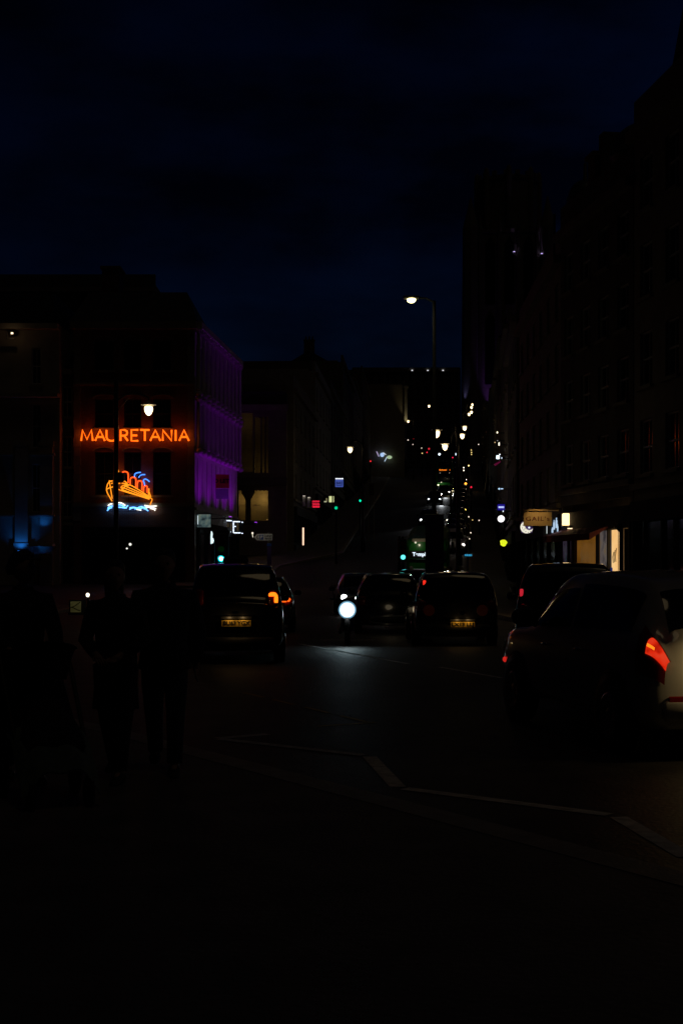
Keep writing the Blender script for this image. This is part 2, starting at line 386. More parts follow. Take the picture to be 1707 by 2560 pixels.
# --- the corner building that carries the neon sign
mb = thing('corner_building', 'brick corner building carrying a red neon name sign, its side front washed purple', 'building', (-15.04, 80, G(80) - .1))
OX, OZ = -15.04, G(80) - .1
S8 = 80 / F
def U(px): return xat(px, 80) - OX
def V(py): return zat(py, 80) - OZ
WALLR = U(487); TOP = V(806)
holes = []
wins = []
for (x0, x1) in ((237, 285), (310, 354), (383, 428)):
    for (y0, y1) in ((998, 1070), (1130, 1238), (852, 926)): wins.append((U(x0), U(x1), V(y1), V(y0)))
b = MB(); b.facade(0, WALLR, -1.5, TOP, wins + [(.5, WALLR - .5, .02, 3.3)], .16)
DEP = 17.
b.add([(0, 0, -1.5), (0, DEP, -1.5), (0, DEP, TOP), (0, 0, TOP)], [[0, 3, 2, 1]])
b.add([(0, 0, TOP), (WALLR, 0, TOP), (WALLR, DEP, TOP), (0, DEP, TOP)], [[0, 1, 2, 3]])
b.add([(0, .5, -1.5), (WALLR, .5, -1.5), (WALLR, .5, TOP), (0, .5, TOP)], [[0, 1, 2, 3]])
b.build('front_wall', M['brick'], mb)
for (a, c, z0, z1) in wins: put_window(mb, (a + c) / 2, z0, c - a, z1 - z0, mf=M['paint'])
t = MB()
for (a, c, z0, z1) in wins:                              # arched stone heads and quoins
    n = 8; cx_ = (a + c) / 2; hw = (c - a) / 2 + .14
    for i in range(n):
        t0, t1 = PI - PI * i / n, PI - PI * (i + 1) / n
        p = lambda th, r_: (cx_ + r_ * math.cos(th), z1 + .03 + r_ * .38 * math.sin(th))
        q = [p(t0, hw), p(t1, hw), p(t1, hw - .13), p(t0, hw - .13)]
        t.add([(x, -.06, z) for x, z in q] + [(x, .01, z) for x, z in q], [[0, 1, 2, 3], [0, 4, 5, 1], [2, 6, 7, 3], [1, 5, 6, 2], [0, 3, 7, 4]])
    t.build('window_head', M['stone'], mb); t = MB()
for x in (.2, WALLR - .2):
    t = MB()
    for i in range(22): t.box((x, -.03, 3.9 + i * .52), (.34 if i % 2 else .42, .06, .5))
    t.build('quoin', M['stone'], mb)
t = MB(); t.box((WALLR / 2, -.15, TOP - .2), (WALLR + .3, .5, .4)); t.build('cornice', M['stone'], mb)
for z_, h_ in ((V(1262), .22), (V(960), .14)): t = MB(); t.box((WALLR / 2, -.09, z_), (WALLR, .17, h_)); t.build('string_course', M['stone'], mb)
shopfront(mb, .52, WALLR - .52, 3.28, M['paint'], M['pane'], 3)
r = MB(); r.add([(-.2, -.3, TOP + .01), (WALLR + .2, -.3, TOP + .01), (WALLR - .6, 1.6, TOP + 2), (.6, 1.6, TOP + 2), (-.2, DEP, TOP + .01), (WALLR + .2, DEP, TOP + .01), (WALLR - .6, DEP - 1, TOP + 2), (.6, DEP - 1, TOP + 2)],
                [[0, 1, 2, 3], [3, 2, 6, 7], [7, 6, 5, 4], [0, 3, 7, 4], [1, 5, 6, 2], [0, 4, 5, 1]]); ro = r.build('roof', M['slate'], mb)
ch = MB(); ch.box((1.4, 5, TOP + 2.6), (1., 1.8, 2.6)); ch.box((1.4, 5, TOP + 3.95), (1.2, 2., .16)); ch.build('chimney', M['brick'], ro)
# its side front up the hill street: local frame of its own
sang = math.atan2(1, .081)
side = bpy.data.objects.new('side_wall', None)
def side_part(bm, name, m, smooth=False):
    o = bm.build(name, m, mb, smooth); o.location = (WALLR, 0, 0); o.rotation_euler = (0, 0, sang); return o
SL = 15.6
Z0, Z1, Z2, Z3 = V(1272), V(1128), V(985), V(812)
b = MB(); swins = []
NB = 10
for i in range(NB):
    u = SL * (i + .5) / NB
    for (za, zb) in ((Z1 + .45, Z2 - .35), (Z2 + .45, Z3 - .9)): swins.append((u - .38, u + .38, za, zb))
b.facade(0, SL, -1.5, TOP, swins + [(.4, SL - .3, .9, 3.6)], .28)
b.add([(0, .4, -1.5), (SL, .4, -1.5), (SL, .4, TOP), (0, .4, TOP)], [[0, 1, 2, 3]])
b.add([(SL, 0, -1.5), (SL, 8, -1.5), (SL, 8, TOP), (SL, 0, TOP)], [[0, 1, 2, 3]])
side_part(b, 'side_wall', M['pale'])
for (a, c, z0, z1) in swins:
    wa, wp, ws = window_set(c - a, z1 - z0, M['paint'], M['pane'])
    o = link(wa, 'window', mb); o.matrix_local = Matrix.Translation((WALLR, 0, 0)) @ Matrix.Rotation(sang, 4, 'Z') @ Matrix.Translation(((a + c) / 2, .2, z0)); link(wp, 'pane', o)
for i in range(NB + 1):                                  # slender engaged columns with bulb capitals
    u = .12 + (SL - .24) * i / NB; c = MB()
    for (za, zb) in ((Z1, Z2), (Z2, Z3)):
        c.lathe([(.16, za + .2), (.17, za + .3), (.11, za + .42), (.095, zb - .5), (.11, zb - .42), (.2, zb - .3), (.22, zb - .2), (.13, zb - .12)], (u, -.2, 0), 12)
        c.lathe([(.1, za - .16), (.19, za - .08), (.21, za + .02), (.15, za + .16)], (u, -.24, 0), 12)
    side_part(c, 'column', M['pale'], True)
c = MB()
for z, d_, h_ in ((Z1, .18, .18), (Z2, .18, .18), (Z3, .42, .34), (Z0, .12, .16)): c.box((SL / 2, -d_ / 2, z), (SL, d_, h_))
for i in range(2 * NB + 1): c.box((.12 + (SL - .24) * i / (2 * NB), -.2, Z3 - .3), (.16, .34, .24))
for i in range(NB): c.box((SL * (i + .5) / NB, -.02, (Z0 + Z1) / 2), (.06, .05, Z1 - Z0 - .6))
side_part(c, 'side_cornice', M['pale'])
f = shopfront(mb, .42, SL - .32, 3.58, M['paint'], M['pane'], 6); f.location = (WALLR, 0, 0); f.rotation_euler = (0, 0, sang)
def on_side(u, out, z):                                  # point by the purple front, world
    return Matrix.Translation((OX + WALLR, 80, OZ)) @ Matrix.Rotation(sang, 4, 'Z') @ Vector((u, -out, z))
for i, (u, py) in enumerate(((3.6, 1262), (14.2, 1280))):
    fx = thing('uplighter', ('purple uplighter on the shop fascia at the middle of the purple side front', 'purple uplighter at the far uphill end of the purple side front')[i], 'floodlight', on_side(u, 1.45, Z0 - .36), sang, 'purple uplighters along the side front')
    h = MB(); h.box((0, 0, -.03), (.42, .18, .1), bev=.02); h.box((0, .74, -.08), (.05, 1.4, .05)); h.build('housing', M['black_metal'], fx)
    h = MB(); h.box((0, 0, .035), (.34, .12, .02)); h.build('lens', emis((.5, .08, 1.), 1.6), fx)
PURP = (.45, .0, 1.)
for u in (1.2, 4.2, 7.2, 10.2, 13.0):
    p = on_side(u, 1.5, Z0 - .25); l = lamp('SPOT', p, 88, PURP, None, aim(p, on_side(u, .0, Z1 + 1.2)), R(112), 1., .1); l.name = 'purple_flood'
def board(name, label, cat, cpx, d, wpx, py0, py1, m, rz, txt=None, tm=None, thick=.05, size=None, extra=None):
    w_ = wpx / F * d; h_ = (py1 - py0) / F * d; c = at(cpx, (py0 + py1) / 2, d)
    return (c, w_, h_)
# letting boards on the purple front (they hang flat on posts facing the street corner)
for (py0, py1, m, tx, lab, cat, tm) in ((1186, 1219, M['red_board'], 'TO LET', 'red TO LET board fixed on the purple lit front', 'letting board', M['ink']), (1222, 1247, M['violet_board'], 'OFFICES', None, None, None)):
    pass
lb = thing('letting_board', 'red letting board above a pale one, fixed on the purple lit side front', 'letting board', at(549, 1247, 87.), R(10))
k = 87. / F
p = MB(); p.box((0, 0, 44 * k), (48 * k, .05, 34 * k)); p.build('red_panel', M['red_board'], lb)
p = MB(); p.box((-1 * k, 0, 12.5 * k), (46 * k, .05, 25 * k)); pp = p.build('pale_panel', M['violet_board'], lb)
text('TO LET', .36, M['ink'], lb, (0, -.032, 44 * k), bold=.012)
p = MB(); p.lathe([(.1, -.034), (.1, -.028)], (-.35, 0, 17 * k), 14, 'Y'); p.build('emblem', M['maroon'], lb)
p = MB(); p.box((0, .45, 30 * k), (.06, .9, .06)); p.box((0, .45, 8 * k), (.06, .9, .06)); p.build('bracket', M['black_metal'], lb)

# --- the neon lettering: bent tubes held off the wall
RED = emis((1., .085, .004), 2.6, True); REDC = emis((1., .11, .004), 2.4, True)
def strokes(ch):
    return {'M': [[(0, 0), (.12, 1), (.5, .12), (.88, 1), (1, 0)]], 'A': [[(0, 0), (.5, 1), (1, 0)], [(.2, .35), (.8, .35)]],
            'U': [[(0, 1), (0, .35), (.12, .1), (.36, 0), (.64, 0), (.88, .1), (1, .35), (1, 1)]],
            'R': [[(0, 0), (0, 1), (.55, 1), (.85, .9), (.92, .74), (.85, .57), (.55, .47), (0, .47)], [(.5, .47), (1, 0)]],
            'E': [[(1, 0), (0, 0), (0, 1), (1, 1)], [(0, .5), (.85, .5)]], 'T': [[(0, 1), (1, 1)], [(.5, 1), (.5, 0)]],
            'N': [[(0, 0), (0, 1), (1, 0), (1, 1)]], 'I': [[(.5, 0), (.5, 1)]]}[ch]
sg = thing('neon_name_sign', 'red neon sign reading MAURETANIA across the brick front', 'neon sign', (-15.04 + U(340), 80, zat(1104, 80)))
for chx, a, c in (('M', 206, 235), ('A', 241, 265), ('U', 269, 294), ('R', 304, 322), ('E', 331, 348), ('T', 353, 376), ('A', 378, 403), ('N', 409, 431), ('I', 438, 444), ('A', 450, 474)):
    b = MB(); x0, x1 = (a - 340) * S8, (c - 340) * S8
    for st in strokes(chx): b.tube([(x0 + (x1 - x0) * u, -.3, .02 + v * 27 * S8) for u, v in st], .053, 8)
    L = b.build('neon_letter', REDC, sg, True)
    b = MB()
    for st in strokes(chx):
        for u, v in (st[0], st[-1]): b.tube([(x0 + (x1 - x0) * u, -.28, .02 + v * 27 * S8), (x0 + (x1 - x0) * u, -.02, .02 + v * 27 * S8)], .012, 5)
    b.build('standoff', M['neon_off'], L)
# --- the neon liner
sp = thing('neon_ship', 'neon ocean liner with four red funnels on blue waves, below the red name', 'neon sign', (xat(320, 80), 80, zat(1278, 80)))
def Zp(x, y):                                            # drawing units to the sign's own plane
    return ((150 + x / 3.92 - 320) * S8, -.25, (1278 - (1020 + y / 3.92)) * S8)
def neon(name, lines, col, s, r=.03):
    b = MB()
    for ln in lines:
        ln = [Vector(Zp(*p)) for p in ln]
        if len(ln) > 2:                                 # round the bends a little
            sm = [ln[0]]
            for p0, p1, p2 in zip(ln, ln[1:], ln[2:]):
                sm += [p1 + (p0 - p1) * min(.3, .08 / max(.01, (p0 - p1).length)), p1 + (p2 - p1) * min(.3, .08 / max(.01, (p2 - p1).length))]
            ln = sm + [ln[-1]]
        b.tube(ln, r, 6)
    return b.build(name, emis(col, s, True), sp, True)
AMB = (1., .28, .012)
neon('neon_hull', [[(510, 716), (480, 735), (464, 790), (470, 830), (520, 915)], [(492, 712), (506, 800), (521, 890)], [(465, 800), (490, 785), (528, 775)],
     [(498, 722), (526, 716)], [(510, 742), (526, 738)], [(640, 742), (700, 757), (800, 815), (905, 890)], [(640, 765), (760, 815), (890, 880)],
     [(622, 780), (760, 835), (888, 886)], [(612, 800), (700, 832), (884, 893)], [(552, 788), (612, 812), (760, 856), (884, 896)], [(905, 888), (913, 900), (890, 950)]], AMB, 1.5)
neon('neon_deck', [[(555, 742), (600, 741)], [(615, 740), (655, 742)], [(620, 715), (650, 722), (670, 745), (664, 766), (640, 766)], [(605, 788), (612, 770), (640, 756), (672, 752)], [(622, 794), (645, 770), (682, 764)], [(608, 770), (612, 790), (630, 793)]], AMB, 1.5)
neon('neon_mast', [[(574, 545), (572, 592)], [(572, 592), (556, 640), (588, 640), (572, 592)], [(572, 605), (566, 634)], [(572, 605), (578, 634)], [(560, 640), (555, 690)], [(880, 790), (878, 830)], [(878, 820), (872, 862), (902, 884), (878, 820)]], AMB, 1.5, .032)
RF = (1., .07, .008)
for i, ln in enumerate(([(610, 642), (630, 625), (662, 626), (678, 645), (678, 735)], [(697, 748), (697, 702), (706, 682), (744, 682), (753, 702), (751, 778)],
           [(765, 788), (768, 730), (777, 715), (803, 715), (812, 732), (810, 806)], [(825, 822), (828, 778), (836, 765), (857, 765), (865, 782), (862, 830)])):
    neon('neon_funnel', [ln], RF, 2.6, .034)
neon('neon_smoke', [[(740, 678), (738, 655), (755, 638), (800, 633)], [(778, 685), (800, 656), (843, 655)], [(838, 760), (835, 735), (822, 715), (835, 699), (855, 699), (885, 725)]], (.05, .22, 1.), 2.4)
neon('neon_wave', [[(472, 1008), (492, 985), (520, 977)], [(476, 986), (500, 966), (524, 962)], [(552, 962), (590, 946), (640, 966)], [(552, 974), (620, 976), (650, 986), (675, 956)], [(620, 962), (660, 985)],
     [(688, 996), (720, 976), (760, 986), (800, 966), (830, 976)], [(690, 980), (740, 972), (800, 1003)], [(800, 966), (840, 986), (872, 1010)], [(740, 990), (790, 990), (850, 970)], [(830, 990), (860, 985)]], (.10, .34, 1.), 3.6)
neon('neon_foam', [[(480, 960), (500, 943), (522, 940)], [(548, 946), (580, 928), (612, 931), (650, 957)], [(835, 956), (880, 966), (955, 962)], [(850, 976), (900, 970), (950, 990)], [(890, 985), (930, 994), (940, 1008)], [(760, 995), (805, 1003)]], (1., .95, .8), 2.)
b = MB()
for x in (500, 580, 680, 780, 870): b.tube([Zp(x, 1010), Zp(x, 700 if x > 540 else 800)], .012, 5)
b.tube([Zp(480, 1012), Zp(900, 1012)], .02, 5); b.tube([Zp(480, 860), Zp(900, 900)], .012, 5)
o = b.build('sign_frame', M['neon_off'], sp); o.location = (0, .1, 0)

# --- blue-lit classical building far left, building mass behind
BD = 79.5
bl = thing('classical_building', 'dark classical building at the far left with pilasters washed blue', 'building', (xat(-90, BD), BD, G(BD) - .3), 0)
def UB(px): return xat(px, BD) - xat(-90, BD)
def VB(py): return zat(py, BD) - (G(BD) - .3)
bw, bh = UB(150), VB(812)
wn = []
for (x0, x1) in ((-58, -8), (80, 104)):
    for (y0, y1) in ((1160, 1280), (1010, 1120), (870, 960)): wn.append((UB(x0), UB(x1), VB(y1), VB(y0)))
b = MB(); b.facade(0, bw, -1.5, bh, wn + [(UB(84), UB(126), .02, VB(1368))], .16)
b.add([(bw, 0, -1.5), (bw, 14, -1.5), (bw, 14, bh), (bw, 0, bh)], [[0, 1, 2, 3]]); b.add([(0, 0, bh), (bw, 0, bh), (bw, 14, bh), (0, 14, bh)], [[0, 1, 2, 3]])
b.add([(0, .4, -1.5), (bw, .4, -1.5), (bw, .4, bh), (0, .4, bh)], [[0, 1, 2, 3]]); b.add([(0, 0, -1.5), (0, 14, -1.5), (0, 14, bh), (0, 0, bh)], [[0, 3, 2, 1]])
b.build('wall', M['cream'], bl)
for (a, c, z0, z1) in wn: put_window(bl, (a + c) / 2, z0, c - a, z1 - z0)
for px in (56, 118, -82):
    p = MB(); u = UB(px); p.box((u, -.1, VB(1100) / 2 - .1), (.72, .2, VB(1100) - .2)); p.box((u, -.13, VB(1365)), (.86, .26, .3)); p.box((u, -.12, VB(1110)), (.84, .24, .24)); p.build('pilaster', M['cream'], bl)
c = MB()
for py in (1137, 1290):
    for (a, e) in ((-70, 38), (76, 140)): c = MB(); c.box(((UB(a) + UB(e)) / 2, -.2, VB(py)), (UB(e) - UB(a), .4, .1)); c.build('ledge', M['cream'], bl)
for z_, h_ in ((VB(990), .22), (bh - .15, .3)): c = MB(); c.box((bw / 2, -.3, z_), (bw, .6, h_)); c.build('cornice', M['cream'], bl)
c = MB(); c.box(((UB(78) + UB(140)) / 2, -.5, VB(1364)), (UB(140) - UB(78), 1., .1)); c.build('canopy', M['pale'], bl)
c = MB(); c.box((UB(106), -.3, VB(1383)), (.8, .6, .08)); c.build('door_hood', M['pale'], bl)
r = MB(); r.box((bw / 2, 7, bh + 1), (bw - 1, 12, 1.9)); r.build('roof', M['slate'], bl)
BLUE = (.015, .22, 1.)
for (px, py, yo, e) in ((56, 1375, .6, 13), (-30, 1152, .3, 2.5), (112, 1312, .6, 2.5), (104, 1371, .9, 2)):
    lp = (xat(px, BD), BD - yo, zat(py, BD))
    if px in (56,):
        l = lamp('SPOT', lp, e, BLUE, None, aim(lp, (lp[0], BD + .1, lp[2] + 2.2)), R(130), .9, .06)
        fx = thing('uplighter', 'blue uplighter at the foot of the middle pilaster, far left building', 'floodlight', (lp[0], lp[1], lp[2] - .08)); h = MB(); h.box((0, 0, -.02), (.3, .2, .1), bev=.02); h.tube([(0, 0, -.05), (0, .45, -.1)], .02, 6); h.build('housing', M['black_metal'], fx)
        h = MB(); h.box((0, 0, .04), (.2, .12, .015)); h.build('lens', emis(BLUE, 1.), fx)
    else:
        lamp('SPOT', lp, e, BLUE, None, aim(lp, (lp[0], BD, lp[2] + .5)), R(120), .9, .05)
rl = thing('roof_floodlight', 'small warm floodlight on a bracket high at the far left edge', 'floodlight', at(31, 833, 78.7))
h = MB(); h.box((0, .1, .0), (.16, .2, .14), bev=.02); h.tube([(0, .15, 0), (0, .7, 0)], .03, 6); h.box((-.32, .1, -.12), (.06, .1, .4)); h.box((-.14, .1, -.28), (.4, .08, .05)); h.build('housing', M['galv'], rl)
h = MB(); h.box((0, -.01, .0), (.12, .02, .09)); h.build('lens', emis((1., .75, .45), 2.6, True), rl)
lamp('POINT', at(31, 835, 78.5), .6, (1., .6, .3), None, rad=.03)
building('office_block', 'dark tall block rising behind the left buildings', (-27, 101, 0), (-13.2, 101, 0), 1, zat(715, 101) - 1, 14, 6, 5, 3.2, M['dark_stone'], 'parapet', chim=False)
bb = building('brick_house', 'dark narrow house between the blue lit and the neon fronts', (-16.0, 80.6, 0), (-15.06, 80.6, 0), G(82) - .1, 12.2, 10, 1, 3, 3.2, M['dark_stone'], wd=.6, chim=False)

# --- golden-lit stone porch building up the left side
gd = 99.
gx0, gx1 = xat(594, gd), xat(716, gd)
gb = thing('stone_hall', 'stone hall with a two level porch lit golden from inside', 'building', (gx0, gd, G(gd) - .1), 0)
def UG(px): return xat(px, gd) - gx0
def VG(py): return zat(py, gd) - (G(gd) - .1)
gw = gx1 - gx0; gh = VG(1012)
op = [(UG(597), UG(632), VG(1180), VG(1032)), (UG(637), UG(670), VG(1182), VG(1042)), (UG(597), UG(670), VG(1302), VG(1226))]
b = MB(); b.facade(0, gw, -1.5, gh, op, .5)
for (a, c, z) in ((0, gw, gh),): b.add([(0, 0, z), (gw, 0, z), (gw, 12, z), (0, 12, z)], [[0, 1, 2, 3]])
b.add([(gw, 0, -1.5), (gw, 12, -1.5), (gw, 12, gh), (gw, 0, gh)], [[0, 1, 2, 3]]); b.add([(0, 0, -1.5), (0, 12, -1.5), (0, 12, gh), (0, 0, gh)], [[0, 3, 2, 1]])
b.add([(0, 2.2, -1.5), (gw, 2.2, -1.5), (gw, 2.2, gh), (0, 2.2, gh)], [[0, 1, 2, 3]])
b.build('wall', M['ashlar'], gb)
c = MB(); c.box((gw / 2, 1.2, VG(1204)), (gw - .02, 2., .5)); c.box((gw / 2, -.2, VG(1204)), (gw + .1, .4, .55)); c.build('balcony_slab', M['dark_stone'], gb)
c = MB(); zt = VG(1226)
c.lathe([(.26, 0), (.22, .2), (.2, zt - .7), (.22, zt - .6), (.3, zt - .45), (.45, zt - .2), (.5, zt)], (UG(620), .24, 0), 14); c.build('pillar', M['dark_stone'], gb, True)
c = MB()
for px in (653, 663): c.lathe([(.1, VG(1182)), (.07, VG(1176)), (.06, VG(1050)), (.1, VG(1042))], (UG(px), .3, 0), 10)
c.build('column', M['stone'], gb, True)
c = MB(); c.box((gw / 2, -.15, gh - .2), (gw + .2, .3, .4)); c.box((UG(614), .6, VG(1262)), (UG(668) - UG(597), .03, .04)); c.build('cornice', M['stone'], gb)
r = MB(); r.box((gw / 2, 6, gh + .5), (gw, 11.5, .9)); r.build('roof', M['slate'], gb)
GOLD = (1., .62, .16)
for (px, py, dy, e) in ((655, 1243, 1.5, 9.), (604, 1248, 1.5, 5.), (660, 1178, .9, 2.6), (615, 1048, 1.3, .9)):
    lamp('POINT', (xat(px, gd), gd + dy, zat(py, gd)), e, GOLD, None, rad=.08)
wl = thing('wall_light', 'slim warm wall light on the right jamb of the golden porch', 'wall lamp', at(668, 1302, gd - .1)); h = MB(); h.box((0, .02, 0), (.1, .1, .14), bev=.02); h.build('housing', M['black_metal'], wl); h = MB(); h.box((0, 0, .08), (.07, .07, .02)); h.build('lens', emis(GOLD, .8), wl)
p_ = at(668, 1300, gd - .12); lamp('SPOT', p_, 7, GOLD, None, aim(p_, (p_[0] + .0, gd + .05, p_[2] + 1.4)), R(60), .8, .03)

# --- terraces up both sides of the hill
LT = [(101, 122, 10.4, 5, 'narrow stone terrace house just uphill of the golden porch'), (122, 143, 12.4, 5, 'dark flat topped terrace house behind the BAKE sign'), (143, 166, 11.5, 5, 'rendered terrace house beside the hanging globe lamp'),
      (166, 192, 15., 6, 'stone terrace in the middle of the left side of the hill'), (192, 222, 14., 6, 'terrace house below the pale lit pilaster, left side'), (222, 256, 15.5, 7, 'long terrace near the top of the hill, left side'), (256, 292, 14., 7, 'uppermost terrace house on the left of the hill street')]
for i, (d0, d1, h, nb, lab) in enumerate(LT):
    off = 6.2 if i == 6 else 0
    building('terrace_house', lab, (XT(d0) + off, d0 + .02, 0), (XT(d1) + off, d1 - .02, 0), G(d0) + .05, h + (G(d1) - G(d0)) * .7, 12, nb, 3, 3.6, (M['ashlar'], M['cream'], M['dark_stone'])[i % 3], ('pitched' if i == 4 else 'parapet'), group='terraces on the left of the hill', chim=i == 4)
RT = [(86, 70, 13.2, 5, 'lowest dark terrace house with a flat parapet, right side'), (104, 86, 14, 5, 'dark terrace behind the moon sign, right side of the hill'), (124, 104, 14.2, 5, 'terrace house behind the white disc sign, right side'),
      (146, 124, 12, 5, 'terrace house with lit shop signs halfway up the right side'), (172, 146, 11.5, 6, 'low stone terrace on the right, tower rising behind'), (202, 172, 10, 7, 'stone terrace by the upper parked cars, right side'), (240, 202, 9.5, 8, 'long terrace under the tower foot, right side'), (280, 240, 9.5, 8, 'uppermost terrace on the right below the great tower')]
for i, (d0, d1, h, nb, lab) in enumerate(RT):
    building('terrace_house', lab, (XR(d0), d0 - .02, 0), (XR(d1), d1 + .02, 0), G(d1) + .05, h + (G(d0) - G(d1)) * .7, 12, nb, 4 if h > 15 else 3, 3.6, (M['dark_stone'], M['ashlar'], M['brick'])[i % 3], ('parapet', 'parapet', 'pitched')[i % 3], group='terraces on the right of the hill', chim=False)

# --- nearest right-hand block: bakery, domed and spired corners
SA, SB = (8.0, 52.), (9.05, 44.2)
bk = building('bakery_building', 'tall dark stone building with two roof domes and the bakery on its ground floor', (*SA, 0), (*SB, 0), -.02, 13.9, 12, 4, 4, 4.2, M['dark_stone'], 'parapet', chim=False)
for c in list(bk.children):
    if c.name.startswith('shopfront'):
        for q in list(c.children): bpy.data.objects.remove(q)
        bpy.data.objects.remove(c)
def dome(root, x, y, z, r, m, name='dome'):
    d = MB(); pr = [(r, 0), (r, .5), (r * 1.08, .52), (r * 1.08, .7)] + [(r * math.cos(a), .7 + r * 1.05 * math.sin(a)) for a in [R(q) for q in range(0, 90, 9)]] + [(.08, .7 + r * 1.05), (.05, .7 + r * 1.05 + .6)]
    d.lathe([(a, z + h) for a, h in pr], (x, y, 0), 20)
    return d.build(name, m, root, True)
dm = dome(bk, 1.4, 3.2, 0, .1, M['lead'], 'finial'); bpy.data.objects.remove(dm)
t2 = building('stone_building', 'dark parapeted building between the bakery and the hill terraces, with a roof aerial', (8.62, 69., 0), (8.02, 52.1, 0), -.02, 13.2, 12, 6, 4, 3.8, M['ashlar'], 'parapet', chim=False)
t3 = building('spired_building', 'near dark stone building with a steep corner spire at the right edge', (9.06, 44.1, 0), (10.4, 33., 0), -.02, 15.2, 12, 5, 4, 4., M['stone'], 'parapet', chim=False)
def loc_of(root, x, y):
    v = Vector((x, y, 0)) - root.location; v.rotate(Matrix.Rotation(-root.rotation_euler.z, 3, 'Z')); return v.x, v.y
lx, ly = loc_of(t3, 12.0, 42.)
b = MB(); b.lathe([(2.6, 10.), (2.6, 14.9), (2.75, 15.), (2.75, 15.3), (2.5, 15.4), (2.0, 18.1), (.1, 27.5), (.06, 28.5)], (lx, ly, 0), 8); b.build('spire', M['slate'], t3)
lx, ly = loc_of(bk, xat(1600, 47.5), 47.5); dome(bk, lx, ly, 14.75, .95, M['lead'])
lx, ly = loc_of(bk, xat(1462, 51.5), 51.5)
b = MB(); b.lathe([(.75, 13.9), (.75, 14.5)], (lx, ly, 0), 16); b.build('dome_drum', M['dark_stone'], bk, True); dome(bk, lx, ly, 14.3, .62, M['lead'])
lx, ly = loc_of(bk, xat(1508, 50.), 50.); b = MB(); b.box((lx, ly, 15.), (.75, .9, 2.2)); b.box((lx, ly, 16.05), (.95, 1.1, .14)); b.build('chimney', M['brick'], bk)
lx, ly = loc_of(bk, xat(1540, 49), 49.5); b = MB(); b.box((lx, ly, 15.4), (.5, .9, 2.6)); b.build('stair_tower', M['dark_stone'], bk)
lx, ly = loc_of(t2, xat(1385, 54), 54.); b = MB(); b.tube([(lx, ly, 13.2), (lx, ly, zat(534, 54))], .05, 6); b.tube([(lx - .2, ly, zat(538, 54)), (lx + .2, ly, zat(538, 54))], .03, 6); b.build('aerial', M['black_metal'], t2)

# bakery shopfront on the line SA-SB, with real awning, sign and lamps
A, B = Vector(SA), Vector(SB); dirv = (B - A).normalized(); outv = Vector((dirv.y, -dirv.x)); SRZ = math.atan2(dirv.y, dirv.x); SLN = (B - A).length
def shop_u(px):                                          # distance along the shop line seen at this column
    k = (px - CX) / F; return (k * A.y - A.x) / (dirv.x - k * dirv.y)
def shop_p(u, out, z): q = A + dirv * u + outv * out; return Vector((q.x, q.y, z))
u1, u2, u3, u4 = shop_u(1440), shop_u(1497), shop_u(1526), shop_u(1555)
bs = thing('bakery_shopfront', 'bakery shopfront with warm lit windows under a maroon awning', 'shopfront', shop_p(0, 0, 0), SRZ)
b = MB()
for u in (.1, shop_u(1425), u1, u2, u3 - .04, u4 + .05, SLN - .1): b.box((u, -.06, 1.55), (.1, .1, 3.1))
b.box((SLN / 2, -.06, 3.2), (SLN, .12, .7)); b.box((SLN / 2, -.05, .3), (SLN, .1, .6)); b.build('frame', M['paint'], bs)
def pane(u0, u1_, m, label=None):
    p = MB(); p.box(((u0 + u1_) / 2, .02, 1.72), (abs(u1_ - u0) - .1, .02, 2.2)); return p.build('pane', m, bs, label=label)
pane(u1, u2, lit_noise([(.12, .045, .006), (.18, .072, .008), (.22, .09, .012)], .6, 1.2))
pane(u2, u3, lit_noise([(.05, .045, .05), (.16, .13, .12), (.2, .14, .08)], .55, 1.5))
pane(u3, u4, lit_noise([(.95, .52, .18), (1., .60, .24), (1., .66, .3)], .92, 1.), 'brightest warm lit pane')
pane(.12, shop_u(1425), lit_noise([(.01, .008, .012), (.04, .03, .05), (.05, .045, .06)], .5, 2.5))
pane(u4 + .1, SLN - .1, M['paint'])
for k_ in range(2):
    c = MB(); c.box((u2 + .5 + .7 * k_, .0, 1.42), (.3, .03, .36), bev=.01); c.build('menu_card', emis((.03, .06, .4), .25), bs)
c = MB()
for q in range(3): c.tube([(u3 + .3 + .13 * q, -.02, 1.75 + .02 * q), (u3 + .25 + .13 * q, -.02, 1.95), (u3 + .36 + .13 * q, -.02, 2.1 + .06 * q)], .012, 5)
c.tube([(u4 - .35, -.02, .6), (u4 - .35, -.02, 2.8)], .01, 5); c.build('window_lettering', M['ink'], bs)
aw = MB(); ue = shop_u(1528); aw.add([(.2, -.07, 2.98), (ue, -.07, 2.98), (ue, -.75, 2.72), (.2, -.75, 2.72), (.2, -.75, 2.5), (ue, -.75, 2.5), (.2, -.07, 2.93), (ue, -.07, 2.93)], [[0, 3, 2, 1], [3, 4, 5, 2], [4, 6, 7, 5], [0, 6, 4, 3], [1, 2, 5, 7], [0, 1, 7, 6]]); aw.build('awning', M['maroon'], bs)
lamp('POINT', shop_p((u3 + u4) / 2, .35, 2.4), .8, (1., .6, .25), None, rad=.1)
p_ = at(1343, 1280, 50.6)
gs = thing('bakery_sign', 'hanging tan sign board lettered GAIL’s on a wall bracket', 'hanging sign', (p_.x, p_.y, zat(1315, 50.6)), R(-4))
k = 50.6 / F; b = MB(); b.box((0, 0, 17.5 * k), (70 * k, .05, 35 * k), bev=.008); b.build('board', M['sign_tan'], gs)
text('GAIL’s', .21, M['maroon'], gs, (0, -.03, 17.5 * k), bold=.002, space=1.18, width=58 * k)
